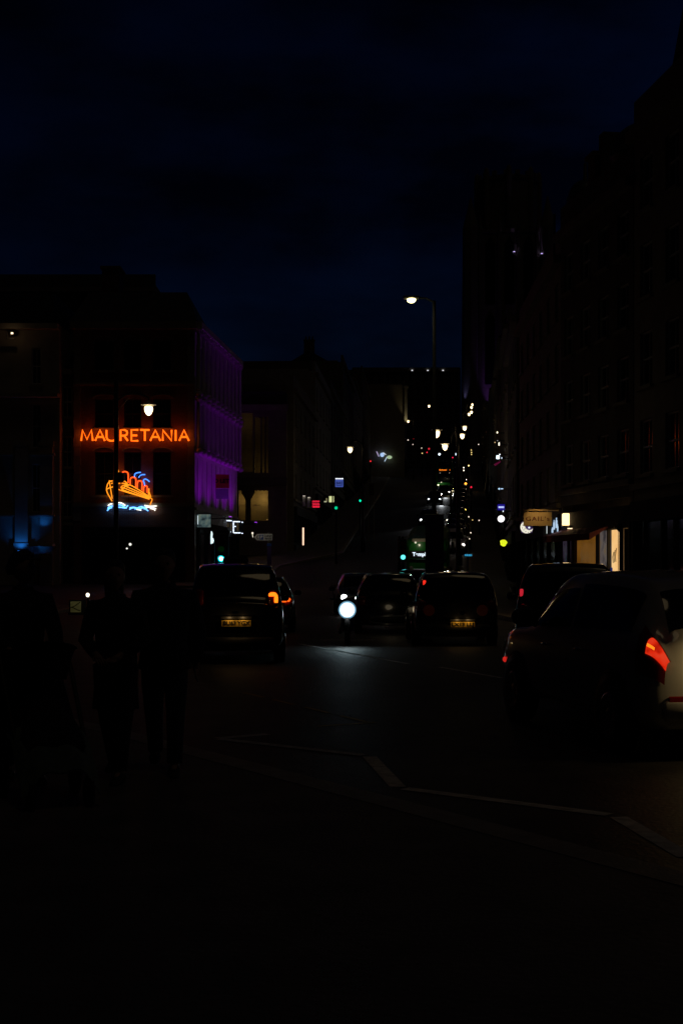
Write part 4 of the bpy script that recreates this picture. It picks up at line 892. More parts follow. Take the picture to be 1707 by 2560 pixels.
RS = [
 ('shop_sign', 'bright white square sign with blue rim high on the right shops', 1244, 1143, 8, 9, 122, (.7, .88, 1.), 2.2, 'box'),
 ('shop_lamp', 'tiny white lamp just above the white square sign', 1248.5, 1136, 3, 3.6, 121, (.9, .95, 1.), 1.6, 'disc'),
 ('shop_lamp', 'tiny pale blue lamp just right of the white square sign', 1253.5, 1145, 2, 4.5, 120, (.7, .85, 1.), 1.2, 'oval'),
 ('shop_lamp', 'highest warm oval lamp on the right shop fronts', 1242.5, 1081, 3.4, 5, 140, (1., .9, .6), 1.8, 'oval'),
 ('shop_lamp', 'upright pale yellow tube lamp on the right shop fronts', 1246.8, 1110, 2.8, 8, 138, (1., .92, .72), 1.6, 'box'),
 ('shop_lamp', 'small amber lamp left of the upright tube lamp', 1236.5, 1106, 2.6, 2.6, 136, (1., .7, .35), .6, 'disc'),
 ('shop_lamp', 'tiny grey white lamp above the upright tube lamp', 1243, 1101.5, 1.8, 2.4, 137, (.8, .8, .85), .5, 'disc'),
 ('shop_sign', 'round white blue sign with a white arm, right shops', 1247, 1222, 4.6, 5, 112, (.5, .75, 1.), 1., 'disc'),
 ('shop_sign', 'short white blue bar sign beside the small round sign', 1254, 1222, 6, 2, 111, (.5, .7, 1.), 1.2, 'box'),
 ('shop_sign', 'small upright white lamp under the violet blue sign', 1257, 1278, 2.2, 4.5, 99, (.8, .9, 1.), 1.1, 'oval'),
 ('shop_sign', 'plain white lit disc sign projecting on the right', 1252, 1297, 17, 17, 94, (1., 1., 1.), 1.5, 'disc'),
 ('shop_sign', 'lumpy lit yellow sign shaped like a nugget, right pavement', 1258, 1357, 17, 17, 70, (.78, .9, .02), 1., 'blob')]
for nm, lab, px, py, w_, h_, d, c, s, shp in RS: lit_sign(nm, lab, px, py, w_, h_, 1.8 / ((px - CX) / F - .09), c, s, 'sign' if nm == 'shop_sign' else 'lamp', shp, group='lit signs and lamps of the right shops')
v = lit_sign('shop_sign', 'violet blue box sign with a white bar of lettering, right shops', 1252, 1268, 18, 15, 82.3, (.025, .01, .5), .42, group='lit signs and lamps of the right shops'); k = 82.3 / F
b = MB(); b.box((0, -.055, 7.5 * k), (14 * k, .012, 4.4 * k)); b.build('lettering_bar', emis((.5, .6, 1.), 1.), v)
pk = thing('shop_canopy', 'slanting dark pink lit canopy below the white square sign', 'canopy', at(1243, 1156, 92)); k = 92 / F
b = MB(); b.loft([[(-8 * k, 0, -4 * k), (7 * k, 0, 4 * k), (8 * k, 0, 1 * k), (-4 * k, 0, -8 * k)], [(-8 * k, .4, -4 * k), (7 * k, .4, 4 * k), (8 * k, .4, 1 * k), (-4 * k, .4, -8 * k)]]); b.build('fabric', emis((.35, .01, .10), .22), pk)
# crescent moon sign with a chocolate-chip pattern
ms = thing('moon_sign', 'lit crescent moon sign with dark spots and bitten edge by the bakery', 'sign', at(1316, 1318, 56.)); k = 56 / F
ro_, n = 15.5, 40; outer = []; inner = []
for i in range(n + 1):
    a = R(95 + 238 * i / n); outer.append((ro_ * math.cos(a), ro_ * math.sin(a)))
for i in range(n + 1):
    a = R(333 - 238 * i / n); rr = 12.2 + .9 * abs(math.sin(i * .9)); inner.append((6.5 + rr * math.cos(a) * .9, 4.2 + rr * math.sin(a) * .9))
inner = inner[3:-3]
b = MB(); vs = []
N = len(outer)
inn = [inner[::-1][min(len(inner) - 1, int(i * len(inner) / N))] for i in range(N)]
for y in (-.05, .05): vs += [(x * k, y, z * k) for x, z in outer] + [(x * k, y, z * k) for x, z in inn]
fs = []
for i in range(N - 1): fs += [[i, i + 1, N + i + 1, N + i], [2 * N + i, 3 * N + i, 3 * N + i + 1, 2 * N + i + 1], [i, 2 * N + i, 2 * N + i + 1, i + 1], [N + i, N + i + 1, 3 * N + i + 1, 3 * N + i]]
b.add(vs, fs); b.build('moon', emis((1., .95, .78), .85), ms)
b = MB()
for x, z in ((-10, 5), (-12, -2), (-8, -7), (-3, -11), (3, -13), (-5, -4), (9, -11)): b.lathe([(1.1 * k, -.06), (1.1 * k, -.052)], (x * k, 0, z * k), 10, 'Y')
b.build('spots', M['purple_cloth'], ms)
b = MB(); b.lathe([(2.2 * k, -.05), (2.2 * k, .05)], (6 * k, 0, -1 * k), 14, 'Y'); b.build('crumb', emis((.75, .85, 1.), 1.2), ms)
b = MB(); b.box((1 * k, .1, 0), (30 * k, .06, 30 * k), bev=.02); b.tube([(10 * k, .1, 0), (34 * k, .3, 0)], .03, 6); b.build('back_panel', M['purple_cloth'], ms)
wd = thing('lit_window_graphic', 'white blue lit bottle shapes in an upper shop window by the GAIL’s sign', 'window display', at(1386, 1332, 51.4)); k = 51.4 / F
b = MB()
for x, z, h_, r_ in ((-6, 0, 14, 2.2), (-2, 8, 24, 2.2), (4, 12, 26, 2.6), (7, 2, 20, 1.8)): b.lathe([(r_ * k, z * k), (r_ * k, (z + h_ * .7) * k), (r_ * .5 * k, (z + h_ * .78) * k), (r_ * .45 * k, (z + h_) * k)], (x * k, 0, 0), 10)
b.build('bottles', emis((.55, .75, 1.), .8), wd); b = MB(); b.box((0, .12, 17 * k), (24 * k, .04, 40 * k)); b.box((6 * k, .4, 18 * k), (.1, .5, .1)); b.build('frame', M['paint'], wd)
b = MB(); b.box((-20 * k, -.02, 8 * k), (1.6 * k, .03, 20 * k)); b.build('side_tube', emis((.8, .9, .9), .7), wd)
lt_ = thing('awning_light_bar', 'thin slanting pale light bar left of the bakery awning', 'light bar', at(1388, 1334, 51.)); h = MB(); h.tube([at(1374, 1338, 51.2) - at(1388, 1334, 51.), at(1402, 1329, 50.8) - at(1388, 1334, 51.)], .014, 6); h.build('tube', emis((.8, .5, .55), .35), lt_); h = MB(); h.tube([(0, .02, 0), (.05, .5, 0)], .012, 5); h.build('bracket', M['black_metal'], lt_)
d = 66.; bsn = thing('bus_stop_display', 'bus stop post with a small cyan lit display board, right pavement', 'bus stop', (xat(1169, d), d, G(d))); k = d / F; z1 = zat(1388, d) - G(d)
b = MB(); b.lathe([(.04, 0), (.04, z1)], (0, .05, 0), 8); b.build('post', M['galv'], bsn); b = MB(); b.box((0, 0, z1), (21 * k, .08, 7 * k), bev=.01); b.build('display_case', M['plastic'], bsn)
b = MB()
for x, w_ in ((-6.5, 3), (-2, 4), (3.5, 4), (8, 3)): b.box((x * k, -.045, z1), (w_ * k, .012, 4.4 * k))
b.build('display', emis((.05, .45, .75), .7), bsn)
for i, px in enumerate((1098, 1138)):
    d = 300.; q = thing('pedestrian_lamp', ('left', 'right')[i] + ' white pedestrian lamp of the pair above the uphill bus', 'street lamp', (xat(px, d), d, G(d)), 0, 'white pedestrian lamps at the head of the hill'); z1 = zat(1136, d) - G(d)
    b = MB(); b.lathe([(.06, 0), (.05, z1)], (0, 0, 0), 6); b.build('post', M['black_metal'], q); b = MB(); b.lathe([(.1, z1 - .2), (.24, z1 - .05), (.26, z1 + .1), (.12, z1 + .25)], (0, 0, 0), 10); b.build('globe', emis((.75, .9, 1.), 2.2), q)
pw = thing('low_lit_window', 'dim yellow low window with plant silhouettes behind the people', 'window', at(194, 1531, 40.)); k = 40 / F
pw.location.z = max(pw.location.z, .12)
b = MB(); b.box((-4 * k, 0, 14 * k), (26 * k, .04, 27 * k)); b.build('pane', lit_noise([(.05, .045, .012), (.10, .09, .03), (.16, .15, .06)], .24, 2.), pw)
b = MB(); b.tube([(-16 * k, -.04, 12 * k), (-6 * k, -.04, 16 * k), (8 * k, -.04, 26 * k)], .012, 5); b.tube([(-12 * k, -.04, 13 * k), (2 * k, -.04, 6 * k), (8 * k, -.04, 4 * k)], .014, 5); b.build('plant_stem', M['ink'], pw)
b = MB(); b.box((0, .06, 14 * k), (42 * k, .06, 34 * k)); b.box((0, .03, -1. * k - .02), (44 * k, .16, .06)); b.build('frame', M['paint'], pw)
gl = thing('post_lantern', 'small bright lantern on a thin post left of the couple', 'lamp', (xat(220, 39.5), 39.5, 0)); z1 = zat(1488, 39.5)
b = MB(); b.lathe([(.03, 0), (.022, z1 - .04)], (0, 0, 0), 8); b.build('post', M['black_metal'], gl); b = MB(); b.lathe([(.02, z1 - .05), (.045, z1 - .02), (.05, z1 + .03), (.02, z1 + .06)], (0, 0, 0), 12); b.build('globe', emis((1., .85, .6), 3., True), gl)
sl2 = thing('bulkhead_lamp', 'small white twin bulkhead lamp above the couple’s heads', 'lamp', at(325, 1363, 79.2)); b = MB(); b.lathe([(.02, -.06), (.07, -.03), (.08, .02)], (.02, 0, .05), 10, 'Y'); b.lathe([(.02, -.05), (.05, -.02), (.05, .02)], (-.16, 0, -.18), 10, 'Y'); b.build('lens', emis((.9, .9, .8), 1.1), sl2); b = MB(); b.box((-.05, .2, -.06), (.4, .3, .4)); b.build('housing', M['black_metal'], sl2)  # a reflected bulb, built as two glowing lenses on an added housing

# ------------------------------------------------------------------ vehicles
def crom(p, t):
    n = len(p); i = max(0, min(n - 2, int(math.floor(t)))); f = t - i
    a, b_, c, d = p[max(0, i - 1)], p[i], p[i + 1], p[min(n - 1, i + 2)]
    return [.5 * (2 * q + (r - p_) * f + (2 * p_ - 5 * q + 4 * r - s) * f * f + (3 * q - p_ - 3 * r + s) * f ** 3) for p_, q, r, s in zip(a, b_, c, d)]
class Car:
    def __init__(s, st): s.st = st; s.n = len(st)
    def P(s, si, k):
        y, w_, zb, zm, zr, wr = crom(s.st, si); h = 6 - abs(k)
        ring = [(w_ * .78, zb), (w_ * .96, zb + .13), (w_, zb + (zm - zb) * .55), (w_ * .965, zm), (wr + .05, zr - .08 - .02), (wr * .82, zr - .01), (0, zr + .015)]
        ring[4] = (min(w_ * .96, wr + .05), max(zm + .005, zr - .09)); x, z = crom(ring, h)
        return Vector((x * (1 if k > 0 else -1), y, z))
    def body(s):
        b = MB(); ns = (s.n - 1) * 5; ks = [-6 + 12 * i / 48 for i in range(49)]; n = len(ks)
        vs = [s.P(i / 5, k) for i in range(ns + 1) for k in ks]
        fs = [[i * n + j, i * n + (j + 1) % n, (i + 1) * n + (j + 1) % n, (i + 1) * n + j] for i in range(ns) for j in range(n)]
        fs += [list(range(n - 1, -1, -1)), list(range(ns * n, ns * n + n))]
        return b.add(vs, fs)
    def patch(s, s0, s1, k0, k1, off=.006, ns=8, nk=10, b=None):
        b = b or MB(); vs = []
        for i in range(ns + 1):
            for j in range(nk + 1):
                si, k = s0 + (s1 - s0) * i / ns, k0 + (k1 - k0) * j / nk; e = .02
                p = s.P(si, k); n_ = (s.P(min(s.n - 1, si + e), k) - s.P(max(0, si - e), k)).cross(s.P(si, k + e) - s.P(si, k - e))
                n_ = n_.normalized() if n_.length > 1e-9 else Vector((0, 0, 1)); c = Vector((0, p.y, .6))
                if n_.dot(p - c) < 0: n_ = -n_
                vs.append(p + n_ * off)
        return b.add(vs, [[i * (nk + 1) + j, i * (nk + 1) + j + 1, (i + 1) * (nk + 1) + j + 1, (i + 1) * (nk + 1) + j] for i in range(ns) for j in range(nk)])
HATCH = [(-2.1, .66, .34, .74, .77, .5), (-2.08, .78, .27, .86, .9, .6), (-2.0, .84, .23, .94, 1.03, .62), (-1.74, .87, .2, .96, 1.40, .58), (-1.45, .88, .19, .96, 1.46, .58), (-.3, .89, .18, .94, 1.49, .6), (.5, .89, .18, .92, 1.40, .58), (1.12, .88, .19, .92, .97, .66), (1.7, .86, .2, .84, .86, .64), (2.05, .77, .25, .69, .71, .52), (2.12, .62, .34, .58, .6, .42)]
def scale(st, L, W, H): return [(y * L / 4.2, w_ * W / 1.78, zb, .18 + (zm - .18) * H, .18 + (zr - .18) * H, wr * W / 1.78) for y, w_, zb, zm, zr, wr in st]
VAN = [(-2.1, .74, .34, .8, .85, .6), (-2.09, .83, .26, .95, 1.02, .66), (-2.05, .86, .22, 1.02, 1.14, .68), (-1.92, .88, .2, 1.04, 1.50, .66), (-1.65, .89, .19, 1.03, 1.6, .64)] + HATCH[5:]
VAN = [(y, w_, zb, zm, (1.62 if abs(zr - 1.49) < .01 else 1.5 if abs(zr - 1.4) < .01 else zr), wr) for y, w_, zb, zm, zr, wr in VAN]
CAB = [(-2.25, .68, .34, .8, .86, .5), (-2.23, .78, .28, .98, 1.06, .58), (-2.12, .84, .24, 1.06, 1.18, .62), (-1.82, .86, .2, 1.08, 1.64, .62), (-1.5, .87, .2, 1.07, 1.76, .64), (-.3, .87, .2, 1.05, 1.79, .66), (.5, .87, .2, 1.04, 1.68, .63), (1.0, .86, .2, 1.04, 1.1, .66), (1.75, .83, .22, .96, 1.0, .55), (2.2, .76, .26, .8, .84, .48), (2.28, .6, .34, .66, .7, .4)]
SUV = [(-2.2, .72, .42, .84, .88, .55), (-2.18, .82, .33, 1.0, 1.05, .64), (-2.1, .88, .28, 1.07, 1.18, .66), (-1.82, .91, .26, 1.09, 1.55, .64), (-1.5, .92, .25, 1.08, 1.66, .65), (-.3, .93, .25, 1.06, 1.70, .67), (.6, .93, .25, 1.04, 1.60, .64), (1.2, .92, .26, 1.04, 1.12, .72), (1.8, .9, .28, .98, 1.02, .7), (2.15, .82, .32, .84, .87, .6), (2.24, .66, .42, .7, .73, .46)]
PROTO = {}
def wheel(parent, x, y, r, wd=.2):
    b = MB(); sgn = 1 if x > 0 else -1
    b.lathe([(r * .62, -wd / 2), (r * .93, -wd / 2), (r, -wd / 2 + .03), (r, wd / 2 - .03), (r * .93, wd / 2), (r * .62, wd / 2)], (x, y, r), 28, 'X'); t = b.build('wheel', M['tyre'], parent, True)
    q = MB(); q.lathe([(r * .6, 0), (r * .62, .01), (r * .55, .02), (r * .2, .005), (.04, .012)], (x + sgn * (wd / 2 - .005), y, r), 20, 'X') if sgn > 0 else q.lathe([(.04, -.012), (r * .2, -.005), (r * .55, -.02), (r * .62, -.01), (r * .6, 0)], (x + sgn * (wd / 2 - .005), y, r), 20, 'X')
    for i in range(5):
        a = 2 * PI * i / 5; q.box((x + sgn * (wd / 2 + .006), y + r * .33 * math.cos(a), r + r * .33 * math.sin(a)), (.02, .05, .05))
    q.build('rim', M['rim'], t)
def vehicle(name, label, cat, loc, rz, st, m, group=None, heads=None, tails=None, front_light=0., plate=None, glass_rear=(2.05, 2.95), rad=.32, detail=True, hscale=1.):
    t = thing(name, label, cat, loc, rz, group); c = Car(st); n = c.n; y0, y1 = st[0][0], st[-1][0]; W = max(q[1] for q in st)
    c.body().build('body', m, t, True)
    c.patch(glass_rear[0], glass_rear[1], -1.45, 1.45).build('rear_window', M['car_glass'], t, True)
    c.patch(6.12, 6.9, -1.5, 1.5).build('windscreen', M['car_glass'], t, True)
    for sx in (-1, 1):
        c.patch(3.25, 5.0, sx * 2.12, sx * 2.85).build('side_window', M['car_glass'], t, True)
        c.patch(5.08, 6.35, sx * 2.2, sx * 2.85).build('side_window', M['car_glass'], t, True)
    ya, yb = y0 + .78, y1 - .82
    for y in (ya, yb):
        for sx in (-1, 1):
            a = MB(); rr = rad + .06; a.tube([(sx * (W - .02), y + rr * math.cos(R(q)), rad + rr * math.sin(R(q))) for q in range(-15, 196, 15)], .035, 6); a.lathe([(rad + .05, -.02), (rad + .05, .02)], (sx * (W - .005), y, rad), 24, 'X'); a.build('wheel_arch', M['plastic'], t, True)
            wheel(t, sx * (W - .075), y, rad)
    zl = st[2][3]
    for sx in (-1, 1):
        b = MB(); b.box((sx * (W - .16), y0 + .06, zl - .14), (.2, .14, .26), bev=.04); b.build('tail_light', tails or M['red_lens'], t, True)
        zf = st[-2][3] - .06; b = MB(); b.lathe([(.12, -.02), (.1, .03), (.04, .05)], (sx * (W - .24), y1 - .06, zf), 14, 'Y'); b.build('headlight', heads or M['clear_lens'], t, True)
        b = MB(); b.box((sx * (W + .1), .75, zl + .06), (.2, .1, .14), bev=.04); b.build('mirror', m, t, True)
    b = MB(); b.box((0, y0 + .02, st[0][2] + .04), (2 * W - .34, .14, .2), bev=.04); b.build('bumper', M['plastic'], t, True)
    b = MB(); b.box((0, y1 + .0, st[-1][2] + .04), (2 * W - .4, .12, .2), bev=.04); b.build('front_bumper', M['plastic'], t, True)
    if plate:
        zp = plate[1]; b = MB(); b.box((plate[2] if len(plate) > 2 else 0, y0 - .052, zp), (.52, .012, .111)); p = b.build('number_plate', M['plate'], t); xo = plate[2] if len(plate) > 2 else 0
        text(plate[0], .1, M['ink'], p, (xo, y0 - .062, zp), bold=.003, width=.47)
        b = MB(); b.box((xo, y0 - .03, zp + .1), (.56, .06, .05), bev=.01); b.build('plate_lamp_bar', M['plastic'], t)
        for q in (-.12, .12): l = lamp('POINT', (xo + q, y0 - .13, zp + .1), .3, (1., .62, .25), t, rad=.012)
    return t
GR = G(20)
# black cab
tx_d = 25.4
cab = vehicle('taxi', 'black London style cab seen from behind, left lane, plate BU63 YGX', 'taxi', (xat(566, tx_d), tx_d + 2.25, GR), R(4.5), CAB, M['black_car'], plate=('BU63 YGX', zat(1558, tx_d) - GR))
for o in list(cab.children):
    if o.name.startswith('tail_light'): bpy.data.objects.remove(o)
zc = zat(1490, tx_d) - GR
for sx, lit in ((-1, False), (1, True)):
    b = MB(); b.box((sx * .66, -2.2, zc - .02), (.16, .14, .3), bev=.04); tl = b.build('tail_light', M['red_lens'], cab, True)
    if lit:
        b = MB(); k = tx_d / F
        b.loft([[(x * k + .66, y, z * k + zc) for x, z in ((-12, 1), (-11, 6), (-6, 9), (0, 9.5), (6, 8), (11, 2), (11, -1), (-11, -1))] for y in (-2.29, -2.24)]); b.box((.66 + 7 * k, -2.265, zc - 9 * k), (9.5 * k, .05, 16 * k), bev=.01); b.build('lit_lens', emis((1., .16, .006), 2.4, True), tl)
for z, w_ in ((.83, .12), (1.0, .06)): b = MB(); b.box((-.02, -2.265, z + .08), (w_, .02, .03), bev=.008); b.build('badge', M['chrome'], cab)
b = MB(); b.box((0, .2, 1.86), (.5, .2, .14), bev=.04); b.build('roof_sign', M['plastic'], cab, True)
# car ahead of the cab
c2 = vehicle('car', 'dark car ahead of the cab, right brake light glowing orange red', 'car', (xat(693, 37) - .52, 39.2, GR), R(2), HATCH, M['grey_car'], 'cars at the junction')
b = MB(); k = 37 / F; zz_ = zat(1501, 37) - GR; xx_ = .66
b.tube([(xx_ + x * k, -2.15, zz_ + z * k) for x, z in ((-9, -2), (2, -2))], .028, 8); b.tube([(xx_ + x * k, -2.15, zz_ + z * k) for x, z in ((4, -1), (9, -1), (11, 2), (8, 5), (4, 4))], .026, 8); b.build('lit_lens', emis((1., .10, .005), 1.6, True), c2, True)
# motorcycle with the dazzling headlight
def motorcycle(x, y, g):
    t = thing('motorcycle', 'motorcycle facing the camera with one dazzling white headlight', 'motorcycle', (x, y, g), PI)      # front is local +y
    for yy, n in ((.6, 'front_wheel'), (-.72, 'rear_wheel')):
        b = MB(); b.lathe([(.2, -.05), (.28, -.06), (.31, -.03), (.31, .03), (.28, .06), (.2, .05)], (0, yy, .31), 26, 'X'); w_ = b.build('wheel', M['tyre'], t, True); q = MB()
        for i in range(6): a = PI * i / 3; q.tube([(0, yy, .31), (0, yy + .22 * math.cos(a), .31 + .22 * math.sin(a))], .012, 5)
        q.lathe([(.06, -.05), (.06, .05)], (0, yy, .31), 12, 'X'); q.build('rim', M['rim'], w_)
    b = MB(); b.tube([(-.1, .6, .31), (-.1, .42, .85)], .028, 8); b.tube([(.1, .6, .31), (.1, .42, .85)], .028, 8); b.build('fork', M['chrome'], t)
    b = MB(); b.loft([[(w_ * math.cos(a), y_, z_ + h_ * math.sin(a)) for a in [2 * PI * i / 12 for i in range(12)]] for y_, w_, z_, h_ in ((.45, .08, .82, .06), (.3, .14, .84, .12), (.05, .15, .83, .13), (-.15, .1, .78, .08))]); b.build('fuel_tank', M['blue_car'], t, True)
    b = MB(); b.loft([[(w_ * math.cos(a), y_, z_ + .06 * math.sin(a)) for a in [2 * PI * i / 10 for i in range(10)]] for y_, w_, z_ in ((-.1, .1, .78), (-.4, .15, .78), (-.8, .12, .84), (-.95, .06, .88))]); b.build('seat', M['plastic'], t, True)
    b = MB(); b.box((0, .05, .45), (.3, .46, .36), bev=.08); b.tube([(.12, .2, .35), (.16, -.2, .25), (.17, -.85, .36)], .05, 8); b.build('engine', M['galv'], t, True)
    b = MB(); b.tube([(-.38, .3, 1.02), (-.2, .42, 1.0), (0, .46, .98), (.2, .42, 1.0), (.38, .3, 1.02)], .016, 8); b.tube([(-.28, .4, 1.0), (-.33, .42, 1.22)], .008, 5); b.tube([(.28, .4, 1.0), (.33, .42, 1.22)], .008, 5); b.box((-.34, .42, 1.24), (.13, .03, .08), bev=.012); b.box((.34, .42, 1.24), (.13, .03, .08), bev=.012); b.build('handlebar', M['black_metal'], t)
    b = MB(); b.lathe([(.06, .38), (.14, .46), (.205, .6), (.21, .66)], (0, 0, .78), 20, 'Y'); b.lathe([(.1, .35), (.1, .4)], (0, 0, .78), 12, 'Y'); hb = b.build('headlight', M['black_metal'], t, True)
    for r0, r1, yy, c_, e_ in ((.02, .15, .70, (.95, .98, 1.), 5.), (.15, .178, .685, (.6, .86, 1.), 1.), (.178, .198, .67, (.25, .6, .9), .45)):     # bright core, then dimmer rings that imitate the glow's soft edge
        b = MB(); b.lathe([(r1, yy - .012), (r1 * .97, yy), (r0, yy + .012)], (0, 0, .78), 28, 'Y'); b.build('lens', emis(c_, e_), hb, True)  # the outer rings are the imitated glow, not parts of the lens
    b = MB(); b.lathe([(.33, -.07), (.34, 0), (.33, .07)], (0, .72, .31), 20, 'X'); bpy.data.meshes.remove(b.mesh('x', M['plastic']))
    return t
mot = motorcycle(xat(868, 31.4), 32.12, GR)
hp_ = at(868, 1525, 31.25); lamp('SPOT', hp_, 13, (.7, .95, 1.), None, aim(hp_, (hp_.x - .1, hp_.y - 2.0, -.6)), R(54), 1., .15)
lamp('SPOT', hp_, 6, (.5, .85, 1.), None, aim(hp_, (hp_.x - .3, hp_.y - 9, hp_.z)), R(176), 1., .12)
# second car behind, oncoming
vehicle('car', 'oncoming car behind the motorcycle, one white headlight showing', 'car', (xat(857, 50) + .62, 52.2, GR), PI + R(2), HATCH, M['silver_car'], 'cars at the junction', heads=emis((.95, .98, 1.), 5., True))
# centre car and the tall estate, both seen from behind
c4 = vehicle('car', 'dark hatchback with pale rear bumper outline, right of the headlight', 'car', (xat(885, 36.8) + .93, 38.9, GR), R(0), scale(HATCH, 4.2, 1.78, 1.06), M['black_car'], 'cars at the junction')
k = 36.8 / F
def lens(car, x, y, z, sx, sz, m, bev=.015): b = MB(); b.box((x, y, z), (sx, .05, sz), bev=bev); return b.build('lens', m, car, True)
lens(c4, -.60, -1.9, zat(1478, 36.8) - GR, .05, .13, emis((1., .02, .02), .5))
lens(c4, -.66, -2.0, zat(1500, 36.8) - GR, .16, .06, emis((1., .05, .08), .1))
b = MB(); k = 36.8 / F; b.tube([(x, -2.16, z) for x, z in ((-.55, .30), (-.5, .42), (-.2, .45), (.35, .46), (.42, .5))], .03, 8); b.tube([(x, -2.16, z) for x, z in ((-.55, .30), (-.1, .24), (.4, .24))], .03, 8); b.build('bumper_trim', M['silver_car'], c4, True)
lamp('POINT', (xat(975, 36), 35.8, zat(1520, 36)), .35, (1., .8, .5), None, rad=.1)  # added point light that brings out the bumper trim; no lamp carries it
d5 = 31.
c5 = vehicle('car', 'dark tall estate car seen from behind, plate LX13 LLJ', 'car', (xat(1135, d5) + .05, d5 + 2.1, GR), R(0), scale(VAN, 4.2, 1.84, 1.0), M['black_car'], 'cars at the junction', plate=('LX13 LLJ', zat(1561, d5) - GR, .13))
lens(c5, -.69, -1.95, zat(1460, d5) - GR, .07, .16, emis((1., .03, .015), .9))
lens(c5, -.78, -2.0, zat(1494, d5) - GR, .1, .12, emis((1., .03, .03), .22))
for sx in (-1, 1): b = MB(); b.lathe([(.12, -.03), (.13, .04)], (sx * .58 - .02, -2.11, zat(1526, d5) - GR), 16, 'Y'); b.build('round_reflector', emis((.8, .08, .01), .005), c5)  # plain reflectors, with a faint red glow put into their material
b = MB(); b.box((.13, -2.115, zat(1534, d5) - GR), (.1, .02, .06), bev=.01); b.build('badge', M['chrome'], c5)
# traffic ahead, on the flat
c6 = vehicle('car', 'far car with one red tail light, in front of the dark hatchback', 'car', (xat(998, 52) + .72, 54.1, GR), R(-3), scale(HATCH, 4.2, 1.78, 1.1), M['grey_car'], 'cars at the junction')
lens(c6, -.72, -2.1, zat(1437, 52) - GR, .09, .16, emis((1., .10, .01), 1.6))
# white SUV at the right
rear = Vector((2.68, 12.6)); hd_ = Vector((-.2, 1)).normalized(); rt_ = Vector((hd_.y, -hd_.x)); ctr = rear + hd_ * 2.2 + rt_ * .93
su = vehicle('car', 'large pale SUV at the right edge, lit red tail light, mirror out', 'car', (ctr.x, ctr.y, GR), math.atan2(-hd_.x, hd_.y), SUV, M['white_car'], rad=.35)
for o in list(su.children):
    if o.name.startswith(('tail_light', 'mirror')): bpy.data.objects.remove(o)
    elif o.name.startswith('bumper'): o.data.materials[0] = M['white_car']
cs = Car(SUV)
for sx in (-1, 1):
    tl = cs.patch(.3, 2.6, sx * 2.55, sx * 3.85, .012).build('tail_light', M['red_lens'], su, True)
    if sx < 0:
        cs.patch(.3, 1.95, -2.7, -3.35, .02).build('lit_lens', lit_noise([(.5, .008, .002), (1., .03, .006), (1., .06, .02)], .7, 9.), tl, True)
        cs.patch(1.3, 1.9, -3.05, -3.15, .026).build('bright_bulb', emis((1., .2, .01), 1.6), tl, True)
    b = MB(); b.loft([[(sx * (.93 + xo), .72 + yo + dy, 1.2 + zo) for xo, zo in [(.13 + rr * 1.15 * math.cos(a), rr * .85 * math.sin(a)) for a in [2 * PI * i / 16 for i in range(16)]]] for yo, rr, dy in ((-.07, .105, 0), (-.05, .13, 0), (.04, .12, 0), (.09, .06, 0))]); mi = b.build('mirror', M['plastic'], su, True)
    b = MB(); n = 16; b.loft([[(sx * (.93 + .13 + rr * 1.1 * math.cos(2 * PI * i / n)), yy, 1.2 + rr * .8 * math.sin(2 * PI * i / n)) for i in range(n)] for yy, rr in ((.645, .1), (.64, .098))]); b.build('mirror_glass', M['car_glass'], mi)
    b = MB(); b.tube([(sx * .9, .78, 1.12), (sx * 1.0, .76, 1.16)], .04, 8); b.build('mirror_arm', M['plastic'], mi)
    b = MB(); b.box((sx * .935, -.55, .92), (.03, .16, .03), bev=.01); b.box((sx * .935, .45, .92), (.03, .16, .03), bev=.01); b.build('door_handle', M['chrome'], su, True)
    b = MB(); b.box((sx * .5, -2.215, .56), (.42, .03, .06), bev=.01); b.build('rear_reflector', M['red_lens'], su)
    pass
b = MB(); b.box((0, -2.2, .8), (.7, .05, .2), bev=.02); b.build('plate_recess', M['plastic'], su)
b = MB(); b.box((0, -2.235, .8), (.52, .012, .11)); b.build('number_plate', M['plate'], su)
lamp('POINT', (-.25, -2.42, .92), 1.5, (1., .68, .28), su, rad=.03); lamp('POINT', (.25, -2.42, .92), 1.5, (1., .68, .28), su, rad=.03)  # out-of-view plate lights, added to brighten the rear bumper
# SUV front: headlight lens, and a red glint built as a glowing disc
cs.patch(8.35, 9.3, -3.0, -3.5, .012).build('headlight', M['clear_lens'], su, True)
b = MB(); b.lathe([(.02, -.02), (.035, 0), (.02, .02)], (-.9, 1.9, .66), 10, 'X'); b.build('side_repeater', emis((1., .03, .02), .5), su, True)
c8 = vehicle('car', 'tall grey car ahead of the pale SUV, black rear window and small red tail light', 'car', (xat(1300, 24) + 1.1, 26.1, GR), R(-8), scale(VAN, 4.2, 1.8, 1.12), M['grey_car'], 'cars at the junction', rad=.35)
lens(c8, -.78, -2.0, zat(1483, 24) - GR, .06, .14, emis((1., .03, .06), .5))

